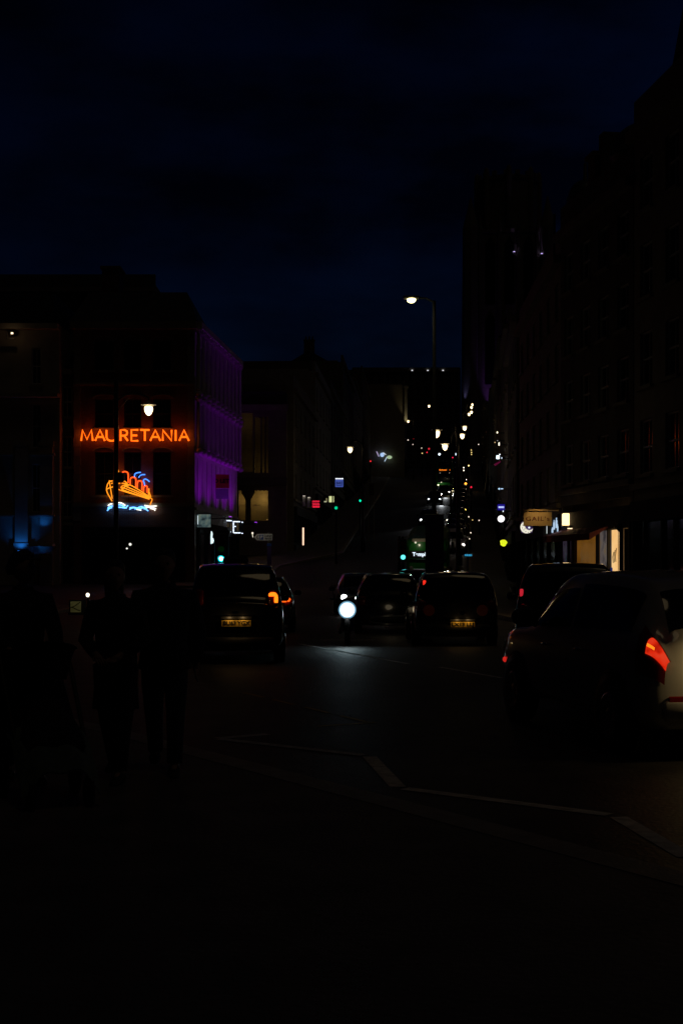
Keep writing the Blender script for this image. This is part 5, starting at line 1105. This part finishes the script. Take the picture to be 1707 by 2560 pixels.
# ------------------------------------------------------------------ buses
def bus(label, px, d, h, text_s, col_txt, dbl, L=10.5):
    t = thing('bus', label, 'bus', (xat(px, d), d, G(d)), R(-4.5), 'green buses coming down the hill'); W = 1.25      # front faces -y
    rx = math.atan2(G(d + 10) - G(d), 10)
    def ring(y, z0, z1, w_): return [(-w_ + .15, y, z0), (w_ - .15, y, z0), (w_, y, z0 + .2), (w_, y, z1 - .35), (w_ - .12, y, z1 - .1), (w_ - .4, y, z1), (-w_ + .4, y, z1), (-w_ + .12, y, z1 - .1), (-w_, y, z1 - .35), (-w_, y, z0 + .2)]
    b = MB(); b.loft([ring(-.02, .4, h - .25, W - .18), ring(.12, .3, h - .06, W - .03), ring(.5, .28, h, W), ring(L - .4, .28, h, W), ring(L, .35, h - .1, W - .08)]); b.build('body', M['green_bus'], t)
    b = MB(); b.box((0, -.01, h - .16), (2 * W - .7, .06, .2), bev=.02); b.build('roof_band', M['bus_cream'], t)
    zd = h - .98 if not dbl else 2.95
    b = MB(); b.box((0, -.04, zd), (2 * W - .45, .05, .42), bev=.02); dc = b.build('destination_case', M['plastic'], t)
    zt = zd - .25; b = MB(); b.box((0, -.045, (zt + 1.05) / 2), (2 * W - .42, .05, zt - 1.08), bev=.03); b.build('windscreen', M['car_glass'], t)
    if dbl: b = MB(); b.box((0, -.04, 3.75), (2 * W - .5, .05, .9), bev=.03); b.build('upper_windscreen', M['car_glass'], t)
    text(text_s[0], .3, emis(col_txt, 1.4), dc, (text_s[1], -.075, zd), bold=.008, width=text_s[2])
    if len(text_s) > 3: text(text_s[3], .3, emis(col_txt, 1.4), dc, (text_s[4], -.075, zd), bold=.008)
    for sx in (-1, 1):
        b = MB(); b.lathe([(.04, -.07), (.1, -.05), (.13, .02)], (sx * .95, 0, .72), 14, 'Y'); b.build('headlight', emis((1., .9, .55), 2.4) if dbl else M['clear_lens'], t)
        b = MB(); b.tube([(sx * 1.1, .05, 2.5), (sx * 1.4, -.25, 2.5), (sx * 1.42, -.25, 2.2)], .025, 6); b.box((sx * 1.42, -.25, 2.05), (.16, .1, .38), bev=.03); b.build('mirror', M['plastic'], t)
        for lev in ([1.75] if not dbl else [1.75, 3.7]): b = MB(); b.box((sx * W, L / 2, lev), (.02, L - 1.4, .95)); b.build('side_window', M['car_glass'], t)
        for y in (2.3, L - 2.6): wheel(t, sx * (W - .14), y, .46, .28)
    b = MB(); b.box((0, -.03, .42), (2 * W - .3, .1, .3), bev=.04); b.build('bumper', M['plastic'], t)
    for sx in (-.7, .7): b = MB(); b.lathe([(.02, -.1), (.05, -.06), (.06, .0)], (sx, 0, h - .3 if not dbl else 2.5), 8, 'Y'); b.build('marker_lamp', emis((1., .9, .7), .8), t)  # front lamps added to go with the light on the green panels
    lamp('POINT', (-.5, -.7, (h - .5) if not dbl else 1.1), 2.2 if not dbl else 5., (1., .9, .65), t, rad=.05)  # added light in front of the bus to bring out the green paint
    t.rotation_euler = (rx, 0, R(-4.5))
    return t
bus('nearer green single deck bus at the foot of the hill, display reading Temple Meads', 1069, 82, zat(1343, 82) - G(82), ('Temple Meads', 0, 1.75), (.75, .88, 1.), False)
B2 = bus('green double deck bus coming down halfway up the hill, orange display', 1111, 212, 4.2, ('School', -.25, 1.1, '6', .8), (1., .22, .01), True)
lamp('SPOT', at(1126, 1213, 211.), 260, (1., .85, .5), None, aim(at(1126, 1213, 211.), Vector((14, 196, G(196)))), R(60), .9, .2)

# ------------------------------------------------------------------ cars up the hill
def hill_car(label, px, py, headed, m, col, s, hh=.64, dx=0., e=0., group='cars on the hill', d=None, heads=True):
    if d is None:
        lo, hi = 74., 310.
        for _ in range(40):
            q = (lo + hi) / 2
            if G(q) + hh < zat(py, q): hi = q if False else hi; lo = q
            else: hi = q
        d = lo
    x = xat(px, d) + dx; ang = math.atan2(-.085, 1)
    t = vehicle('car', label, 'car', (x, d + 2.1, G(d + 2.1)), ang + PI, HATCH, m, group, heads=emis(col, s) if heads else None)
    t.rotation_euler = (-math.atan2(G(d + 4) - G(d), 4), 0, ang + PI)
    return t, d
hc, hd1 = hill_car('car coming down with twin white headlights, in front of the uphill bus', 1089, 1247, 1, M['black_car'], (.85, .97, 1.), 3., d=168.)
hill_car('car with a single warm white headlight just below the uphill bus', 1113, 1232, 1, M['silver_car'], (1., .9, .8), 3.4, dx=.0, d=188.)
hill_car('oncoming car half hidden behind the banner, white headlight at its left', 1058, 1276, 1, M['grey_car'], (.9, .96, 1.), 4., dx=.62, d=128.)
hill_car('car over the crest with one bright warm headlight', 1139, 1160, 1, M['silver_car'], (1., .92, .78), 4., d=292.)
for px, py, d in ((1058, 1276, 127.6), (1103, 1250, 167.6), (1113, 1232, 187.6)):
    q = Vector((xat(px, d), d, G(d) + .65)); lamp('SPOT', q, 110, (.9, .95, 1.), None, aim(q, Vector((q.x - 1.2, q.y - 14, G(q.y - 14)))), R(60), .9, .15)
pk_lab = ['lowest parked car of the row, yellow sidelights on', 'parked car second from the bottom of the row', 'parked car third from the bottom of the row', 'parked car with amber lamps in the middle of the row', 'parked car fifth from the bottom of the row', 'parked car just below the violet sign level', 'parked red car higher up the row', 'dark parked car three from the top of the row', 'parked car second from the top of the row', 'topmost parked car of the row on the right']
for i, d in enumerate((100, 107, 114, 121.5, 131, 145, 155, 165, 178, 190)):
    m = (M['black_car'], M['grey_car'], M['blue_car'], M['black_car'], M['silver_car'], M['grey_car'], M['red_car'], M['black_car'], M['grey_car'], M['blue_car'])[i]
    t, _ = hill_car(pk_lab[i], CX + (XR(d) - 3.25) * F / d, 0, 1, m, (1., .62, .12) if i < 6 else (1., .8, .6), (2.4, 1.4, 2.4, 2.2, 2., 2., 1., .8, .6, .6)[i], d=float(d), group='cars parked along the right kerb')  # glowing headlights stand in for street lamps reflected in the parked cars
for px, py, d, c, s, lab in ((1119, 1318, 99.5, (1., .93, .82), 3.2, 'waiting van right of the banner, two bright stacked headlamps'),):
    t = vehicle('van', lab, 'van', (xat(px, d) + .6, d + 2.1, G(d + 2.1)), PI - .085, VAN, M['white_car'], heads=emis(c, s))
    t.rotation_euler = (-.09, 0, PI - .085)
    for j, (ox, oz) in enumerate(((.62, 1.0), (.62, .72))): b = MB(); b.lathe([(.13, -.02), (.12, .04), (.04, .06)], (ox, 2.1, oz), 12, 'Y'); b.build('fog_lamp', emis(c, s), t)

def solve(py, hh):
    lo, hi = 74., 330.
    for _ in range(40):
        q = (lo + hi) / 2
        if G(q) + hh < zat(py, q): lo = q
        else: hi = q
    return lo
WH, YE, OR, RE = (1., .86, .66), (1., .72, .25), (1., .3, .03), (1., .03, .05)
TINY = [(1195.7, 1111, WH, .5, 1), (1177.5, 1125, YE, .5, 1), (1178, 1131, YE, .6, 1), (1178, 1136, YE, .5, 1), (1216, 1130, WH, .25, 1.2), (1158.5, 1169, WH, .9, 1.2), (1158.5, 1176, WH, .9, 1.2),
 (1171, 1164, YE, 1., 1.3), (1164, 1199, WH, 1.1, 1.3), (1163.5, 1209, OR, 1.6, 2.), (1163.5, 1213.5, WH, 1.2, 1.2), (1163.5, 1223, WH, .8, 1.2), (1142.6, 1213, OR, .9, 1.2), (1146.5, 1217, RE, .8, 1.3),
 (1145, 1239, WH, .6, 1), (1145, 1244, WH, .7, 1), (1147.5, 1257, WH, .4, 1), (1152.5, 1274, YE, 1.2, 1.4), (1117, 1300, WH, 1.1, 1.4), (1176, 1332, WH, .6, 1.1), (1171, 1292, WH, .6, 1), (1180.6, 1300, YE, .3, 1), (1197, 1301, WH, .6, 1.1), (1173, 1347, WH, .5, 1), (1019.6, 1100, WH, .45, 1), (1032.5, 1111, WH, .7, 1.2), (1053.6, 1120, WH, .4, 1), (1055, 1133, YE, .5, 1), (1072, 1122, RE, .25, 1.8)]
TLAB = {WH: 'tiny warm white lamp on a low post up the hill pavements', YE: 'tiny yellow lamp on a low post up the hill pavements', OR: 'tiny orange beacon on a low post up the hill', RE: 'tiny red beacon on a low post up the hill'}
for px, py, c, s_, sz in TINY:  # reflections on car glass and chrome, built as globes on added posts
    hh = 1.3; d = solve(py, hh) if py > 1165 else 240. + (1165 - py) * .6
    z1 = zat(py, d) - G(d); r_ = 1.35 * sz / F * d
    q = thing('post_lamp', TLAB[c], 'lamp', (xat(px, d), d, G(d)), 0, 'tiny ' + {WH: 'white', YE: 'yellow', OR: 'orange', RE: 'red'}[c] + ' lamps up the hill')
    b = MB(); b.lathe([(.06, 0), (.04, z1 - r_)], (0, 0, 0), 6); b.build('post', M['black_metal'], q)
    b = MB(); b.lathe([(r_ * .3, z1 - r_), (r_, z1 - r_ * .4), (r_, z1 + r_ * .4), (r_ * .3, z1 + r_)], (0, 0, 0), 8); b.build('globe', emis(c, s_ * 2.4), q)

# ------------------------------------------------------------------ people
def ellipse(c, rx, ry, n=16, tilt=0.): return [(c[0] + rx * math.cos(2 * PI * i / n), c[1] + ry * math.sin(2 * PI * i / n), c[2]) for i in range(n)]
def skin_mesh(chains, name):
    vs, es, rs, idx = [], [], [], {}
    def vid(p, r):
        k = tuple(round(q, 4) for q in p)
        if k not in idx: idx[k] = len(vs); vs.append(p); rs.append(r)
        return idx[k]
    for ch in chains:
        prev = None
        for p, r in ch:
            i = vid(p, r)
            if prev is not None and prev != i: es.append((prev, i))
            prev = i
    me = bpy.data.meshes.new(name); me.from_pydata(vs, es, []); o = bpy.data.objects.new(name, me); COL.objects.link(o)
    sm = o.modifiers.new('skin', 'SKIN'); sm.use_smooth_shade = True
    for i, r in enumerate(rs): me.skin_vertices[0].data[i].radius = (r, r)
    me.skin_vertices[0].data[0].use_root = True
    s2 = o.modifiers.new('sub', 'SUBSURF'); s2.levels = 1; s2.render_levels = 1
    bpy.context.view_layer.update()
    out = bpy.data.meshes.new_from_object(o.evaluated_get(bpy.context.evaluated_depsgraph_get()))
    bpy.data.objects.remove(o)
    return out
def head_geo(b, c, s, look):
    n, m = 20, 14; vs = []
    for j in range(m + 1):
        th = PI * j / m
        for i in range(n):
            a = 2 * PI * i / n; x, y, z = math.sin(th) * math.cos(a), math.sin(th) * math.sin(a), math.cos(th)
            X, Y, Z = x * .075, y * .095, z * .12
            if z < 0: X *= 1 - .35 * z * z; Y *= 1 - .18 * z * z if y > 0 else 1 - .4 * z * z
            if y > .2:
                f = math.exp(-(x / .16) ** 2 - ((z + .12) / .2) ** 2); Y += .028 * f                                  # nose
                for ex in (-.42, .42): Y -= .010 * math.exp(-((x - ex) / .2) ** 2 - ((z - .12) / .14) ** 2)           # eye sockets
                Y += .006 * math.exp(-(x / .35) ** 2 - ((z + .52) / .09) ** 2) + .006 * math.exp(-(x / .3) ** 2 - ((z + .85) / .15) ** 2)
            if abs(x) > .8: X *= 1 + .12 * math.exp(-((z + .05) / .22) ** 2 - (y / .3) ** 2)                          # ears
            v = Vector((X, Y, Z)) * s; v.rotate(Matrix.Rotation(look, 3, 'Z')); vs.append(v + Vector(c))
    fs = [[j * n + i, j * n + (i + 1) % n, (j + 1) * n + (i + 1) % n, (j + 1) * n + i] for j in range(m) for i in range(n)]
    b.add(vs, fs)
def person(label, loc, rz, H, stride=.0, cm=None, tm=None, long_coat=False, hair='short', arms='down', look=0., group=None, shoes=None, hood=False, width=1.):
    t = thing('person', label, 'person', loc, rz, group); h = H
    pel, che, nek = (0, 0, .53 * h), (0, .005 * h, .72 * h), (0, -.005 * h, .835 * h)
    J = {}
    for sx, sg_ in ((-1, 1), (1, -1)):
        a = stride * sg_; J['hip', sx] = (sx * .05 * h, 0, .5 * h); J['knee', sx] = (sx * .052 * h, .235 * h * math.sin(a) + .01, .5 * h - .235 * h * math.cos(a))
        a2 = a - (.35 * abs(stride) + (.35 * stride * -sg_ if sg_ * stride < 0 else 0)); k = J['knee', sx]
        J['ank', sx] = (sx * .05 * h, k[1] + .225 * h * math.sin(a2), k[2] - .225 * h * math.cos(a2))
        J['sho', sx] = (sx * .108 * h * width, 0, .8 * h)
        if arms == 'down': e = (sx * .135 * h * width, -.05 * h * sg_ * (stride > 0) - .01, .63 * h); w_ = (sx * .125 * h * width, .02 * h - .09 * h * sg_ * (stride > 0), .49 * h)
        elif arms == 'push': e = (sx * .13 * h, .06 * h, .64 * h); w_ = (sx * .1 * h, .22 * h, .585 * h)
        elif arms == 'ride': e = (sx * .16 * h, .15 * h, .66 * h); w_ = (sx * .17 * h, .3 * h, .6 * h)
        else: e = (sx * .14 * h * width, .01 * h, .64 * h); w_ = (sx * .06 * h, .1 * h, .58 * h)
        J['elb', sx] = e; J['wri', sx] = w_
    low = min(J['ank', -1][2], J['ank', 1][2]) - .045 * h
    dz = -low
    S = lambda p: (p[0], p[1], p[2] + dz)
    chains = [[(S(pel), .05 * h), (S(che), .05 * h), (S(nek), .032 * h), (S((0, .005 * h, .875 * h)), .03 * h)]]
    for sx in (-1, 1):
        chains.append([(S(pel), .05 * h), (S(J['hip', sx]), .04 * h), (S(J['knee', sx]), .032 * h), (S(J['ank', sx]), .02 * h), (S((J['ank', sx][0], J['ank', sx][1] + .06 * h, J['ank', sx][2] - .022 * h)), .018 * h)])
        e, w_ = Vector(S(J['elb', sx])), Vector(S(J['wri', sx])); f = (w_ - e).normalized(); pm = w_ + f * .035 * h
        chains.append([(S(che), .05 * h), (S(J['sho', sx]), .026 * h), (tuple(e), .023 * h), (tuple(w_), .015 * h), (tuple(pm), .019 * h)])
        up = Vector((0, 1, 0)) if abs(f.z) > .6 else Vector((1, 0, 0)); side_ = up; inw = f.cross(side_).normalized() * (1 if sx > 0 else -1)
        for i, ln in enumerate((.038, .045, .042, .034)):
            r0 = pm + side_ * (i - 1.5) * .0125 * h + f * .01 * h; m1 = r0 + f * ln * h * .55; m2 = m1 + (f * .7 + inw * .55).normalized() * ln * h * .5
            chains.append([(tuple(pm), .019 * h), (tuple(r0), .0052 * h), (tuple(m1), .005 * h), (tuple(m2), .004 * h)])
        th = pm + side_ * .028 * h; chains.append([(tuple(pm), .019 * h), (tuple(th), .0056 * h), (tuple(th + f * .022 * h + side_ * .004 * h), .0048 * h)])
    me = skin_mesh(chains, 'body'); b = MB(); me.calc_loop_triangles()
    b.add([v.co.copy() for v in me.vertices], [list(p.vertices) for p in me.polygons]); hs = h / 1.75; hc_ = (0, .018 * h, .93 * h + dz); head_geo(b, hc_, hs, look)
    b.build('body', M['skin'], t, True)
    for sx in (-1, 1):
        e = MB(); v = Vector((sx * .031, .082, .013)) * hs; v.rotate(Matrix.Rotation(look, 3, 'Z')); e.lathe([(.002, -.011), (.009, -.006), (.011, 0), (.009, .006), (.002, .011)], Vector(hc_) + v, 8); e.build('eye', M['ink'], t, True)
    hm = MB(); n = 18; rings = []
    for j, (q, r_, yo) in enumerate(((.135, .02, 0), (.128, .06, -.01), (.1, .086, -.014), (.05, .097, -.028), (0, .098, -.05)) + (((-.06, .09, -.062), (-.13, .085, -.065), (-.2, .075, -.06)) if hair == 'long' else ((-.05, .08, -.055),))):
        rings.append([Vector(hc_) + (Matrix.Rotation(look, 3, 'Z') @ Vector((r_ * .88 * math.cos(2 * PI * i / n), yo + r_ * 1.02 * math.sin(2 * PI * i / n) * (1 if q > .04 or math.sin(2 * PI * i / n) < 0 else .35), q)) * hs) for i in range(n)])
    hm.loft(rings); hm.build('cap' if hair == 'cap' else 'hair', M['navy'] if hair == 'cap' else M['hair'], t, True)
    if hair == 'cap': q = MB(); q.loft([[Vector(hc_) + (Matrix.Rotation(look, 3, 'Z') @ Vector((.07 * math.cos(a), .08 + .08 * max(0, math.sin(a)), .06 + zz_))) * hs for a in [2 * PI * i / 14 for i in range(14)]] for zz_ in (0, .012)]); q.build('peak', M['navy'], t)
    c = MB(); cm = cm or M['coat']
    bot = .33 * h if long_coat else .47 * h
    prof = [(bot, .108, .084), (.5 * h, .095, .073), (.6 * h, .088, .066), (.7 * h, .102, .072), (.77 * h, .116, .068), (.8 * h, .115, .06), (.822 * h, .082, .05), (.838 * h, .046, .043), (.85 * h, .045, .045)]
    if not long_coat: prof = prof[0:1] + prof[2:]
    c.loft([ellipse((0, 0, z + dz), a * h * width, b_ * h * width) for z, a, b_ in prof])
    for sx in (-1, 1):
        s_, e, w_ = Vector(S(J['sho', sx])), Vector(S(J['elb', sx])), Vector(S(J['wri', sx])); s_.x *= .92
        c.tube([s_ + Vector((-sx * .03 * h, 0, .0)), s_, s_ * .5 + e * .5, e, e * .5 + w_ * .5, w_ * .95 + e * .05], [.026 * h, .034 * h, .036 * h, .033 * h, .03 * h, .027 * h], 12)
    if hood: c.loft([ellipse((0, -.045 * h, (.82 + .02 * i) * h + dz), r_ * h, r_ * .8 * h) for i, r_ in enumerate((.06, .07, .06, .03))])
    c.build('coat', cm, t, True)
    l = MB()
    l.loft([ellipse((0, 0, z + dz), a * h * width, b_ * h * width) for z, a, b_ in ((.46 * h, .075, .06), (.5 * h, .085, .067), (.56 * h, .078, .06))])
    for sx in (-1, 1):
        hp_, kn, an = Vector(S(J['hip', sx])), Vector(S(J['knee', sx])), Vector(S(J['ank', sx]))
        l.tube([hp_ + Vector((0, 0, .03 * h)), hp_ * .6 + kn * .4, kn, kn * .5 + an * .5, an + Vector((0, 0, .01 * h))], [.056 * h, .054 * h, .042 * h, .037 * h, .034 * h], 12)
    l.build('trousers', tm or M['denim'], t, True)
    for sx in (-1, 1):
        an = Vector(S(J['ank', sx])); s_ = MB(); zf = an.z - .045 * h
        s_.loft([[(an.x + w_ * h * math.cos(2 * PI * i / 12), an.y + yo * h, zf + zz_ * h + q * h * (.5 + .5 * math.sin(2 * PI * i / 12))) for i in range(12)] for yo, w_, zz_, q in ((-.035, .018, 0, .03), (-.02, .024, 0, .055), (.02, .026, 0, .055), (.06, .027, 0, .035), (.095, .02, 0, .022), (.105, .01, .002, .012))]); s_.build('shoe', shoes or M['plastic'], t, True)
    return t
def pp_(px, d): return (xat(px, d), d, 0.)
person('person in a navy jacket walking toward the camera, taller of the couple', pp_(412, 11.4), PI + R(4), 1.80, .3, M['navy'], M['denim'], False, 'short', 'down', R(0), 'couple walking toward the camera', width=1.12)
person('person in a long dark coat holding hands together, shorter of the couple', pp_(290, 11.0), PI - R(8), 1.70, .26, M['coat'], M['coat'], True, 'long', 'hold', R(20), 'couple walking toward the camera')
person('person in a dark cap and jacket pushing the pushchair, far left', pp_(58, 10.9), -R(156), 1.76, .2, M['coat'], M['navy'], False, 'cap', 'push', R(45))
person('distant person in a pale jacket crossing before the green bus', (xat(1124, 58), 58, G(58)), R(80), 1.74, .3, M['beige'], M['denim'], False, 'short', 'down', 0, 'pedestrians at the crossing')
person('distant person in a brown jacket beside the banner', (xat(1076, 56), 56, G(56)), R(-80), 1.72, .28, M['brown'], M['coat'], False, 'short', 'down', 0, 'pedestrians at the crossing')
# pushchair with a pale green blanket
pc_ = thing('pushchair', 'dark pushchair with a pale green blanket, far left', 'pushchair', (xat(58, 10.9) + .37, 10.03, 0), -R(156))
for x, y, r_ in ((-.26, -.28, .14), (.26, -.28, .14), (-.2, .38, .1), (.2, .38, .1)):
    b = MB(); b.lathe([(r_ * .6, -.025), (r_, -.02), (r_, .02), (r_ * .6, .025)], (x, y, r_), 20, 'X'); w_ = b.build('wheel', M['tyre'], pc_, True); q = MB(); q.lathe([(r_ * .55, -.012), (r_ * .55, .012)], (x, y, r_), 14, 'X'); q.build('hub', M['rim'], w_)
b = MB()
for sx in (-1, 1): b.tube([(sx * .2, .38, .12), (sx * .24, .1, .42), (sx * .25, -.28, .8), (sx * .25, -.48, 1.02)], .015, 7); b.tube([(sx * .26, -.28, .15), (sx * .24, .0, .5)], .014, 7)
b.tube([(-.25, -.48, 1.02), (.25, -.48, 1.02)], .02, 8); b.tube([(-.24, .0, .45), (.24, .0, .45)], .012, 6); b.build('frame', M['black_metal'], pc_)
b = MB(); b.loft([[(w_ * math.cos(a), y, z + hh * math.sin(a)) for a in [2 * PI * i / 12 for i in range(12)]] for y, w_, z, hh in ((-.28, .2, .72, .2), (-.1, .22, .52, .14), (.15, .22, .46, .1), (.3, .2, .4, .08))]); b.build('seat', M['coat'], pc_, True)
b = MB(); n = 12; b.loft([[(.23 * math.cos(a) * q, -.32 + .36 * (1 - math.cos(f_)), .72 + .34 * math.sin(f_ + .3) * 1. + .06 * math.sin(a)) for a in [PI * i / n for i in range(n + 1)]] for f_, q in ((0, .9), (.5, 1.), (1., 1.), (1.4, .95))], False); b.build('hood', M['coat'], pc_, True)
b = MB(); vs = []; nu, nv = 16, 14
for j in range(nv + 1):
    for i in range(nu + 1):
        u, v_ = -1 + 2 * i / nu, j / nv; vs.append((.27 * u, -.12 + .56 * v_, .62 - .14 * v_ - .22 * v_ ** 3 - .16 * abs(u) ** 3 + .016 * math.sin(7 * u + 5 * v_) + .01 * math.sin(13 * v_ - 3 * u)))
fs = [[j * (nu + 1) + i, j * (nu + 1) + i + 1, (j + 1) * (nu + 1) + i + 1, (j + 1) * (nu + 1) + i] for j in range(nv) for i in range(nu)]
b.add(vs, fs); b.add([(x, y, z - .012) for x, y, z in vs], [f[::-1] for f in fs]); b.build('blanket', M['green_cloth'], pc_, True)

for o in list(bpy.data.objects):
    if o.users_collection == () : bpy.data.objects.remove(o)
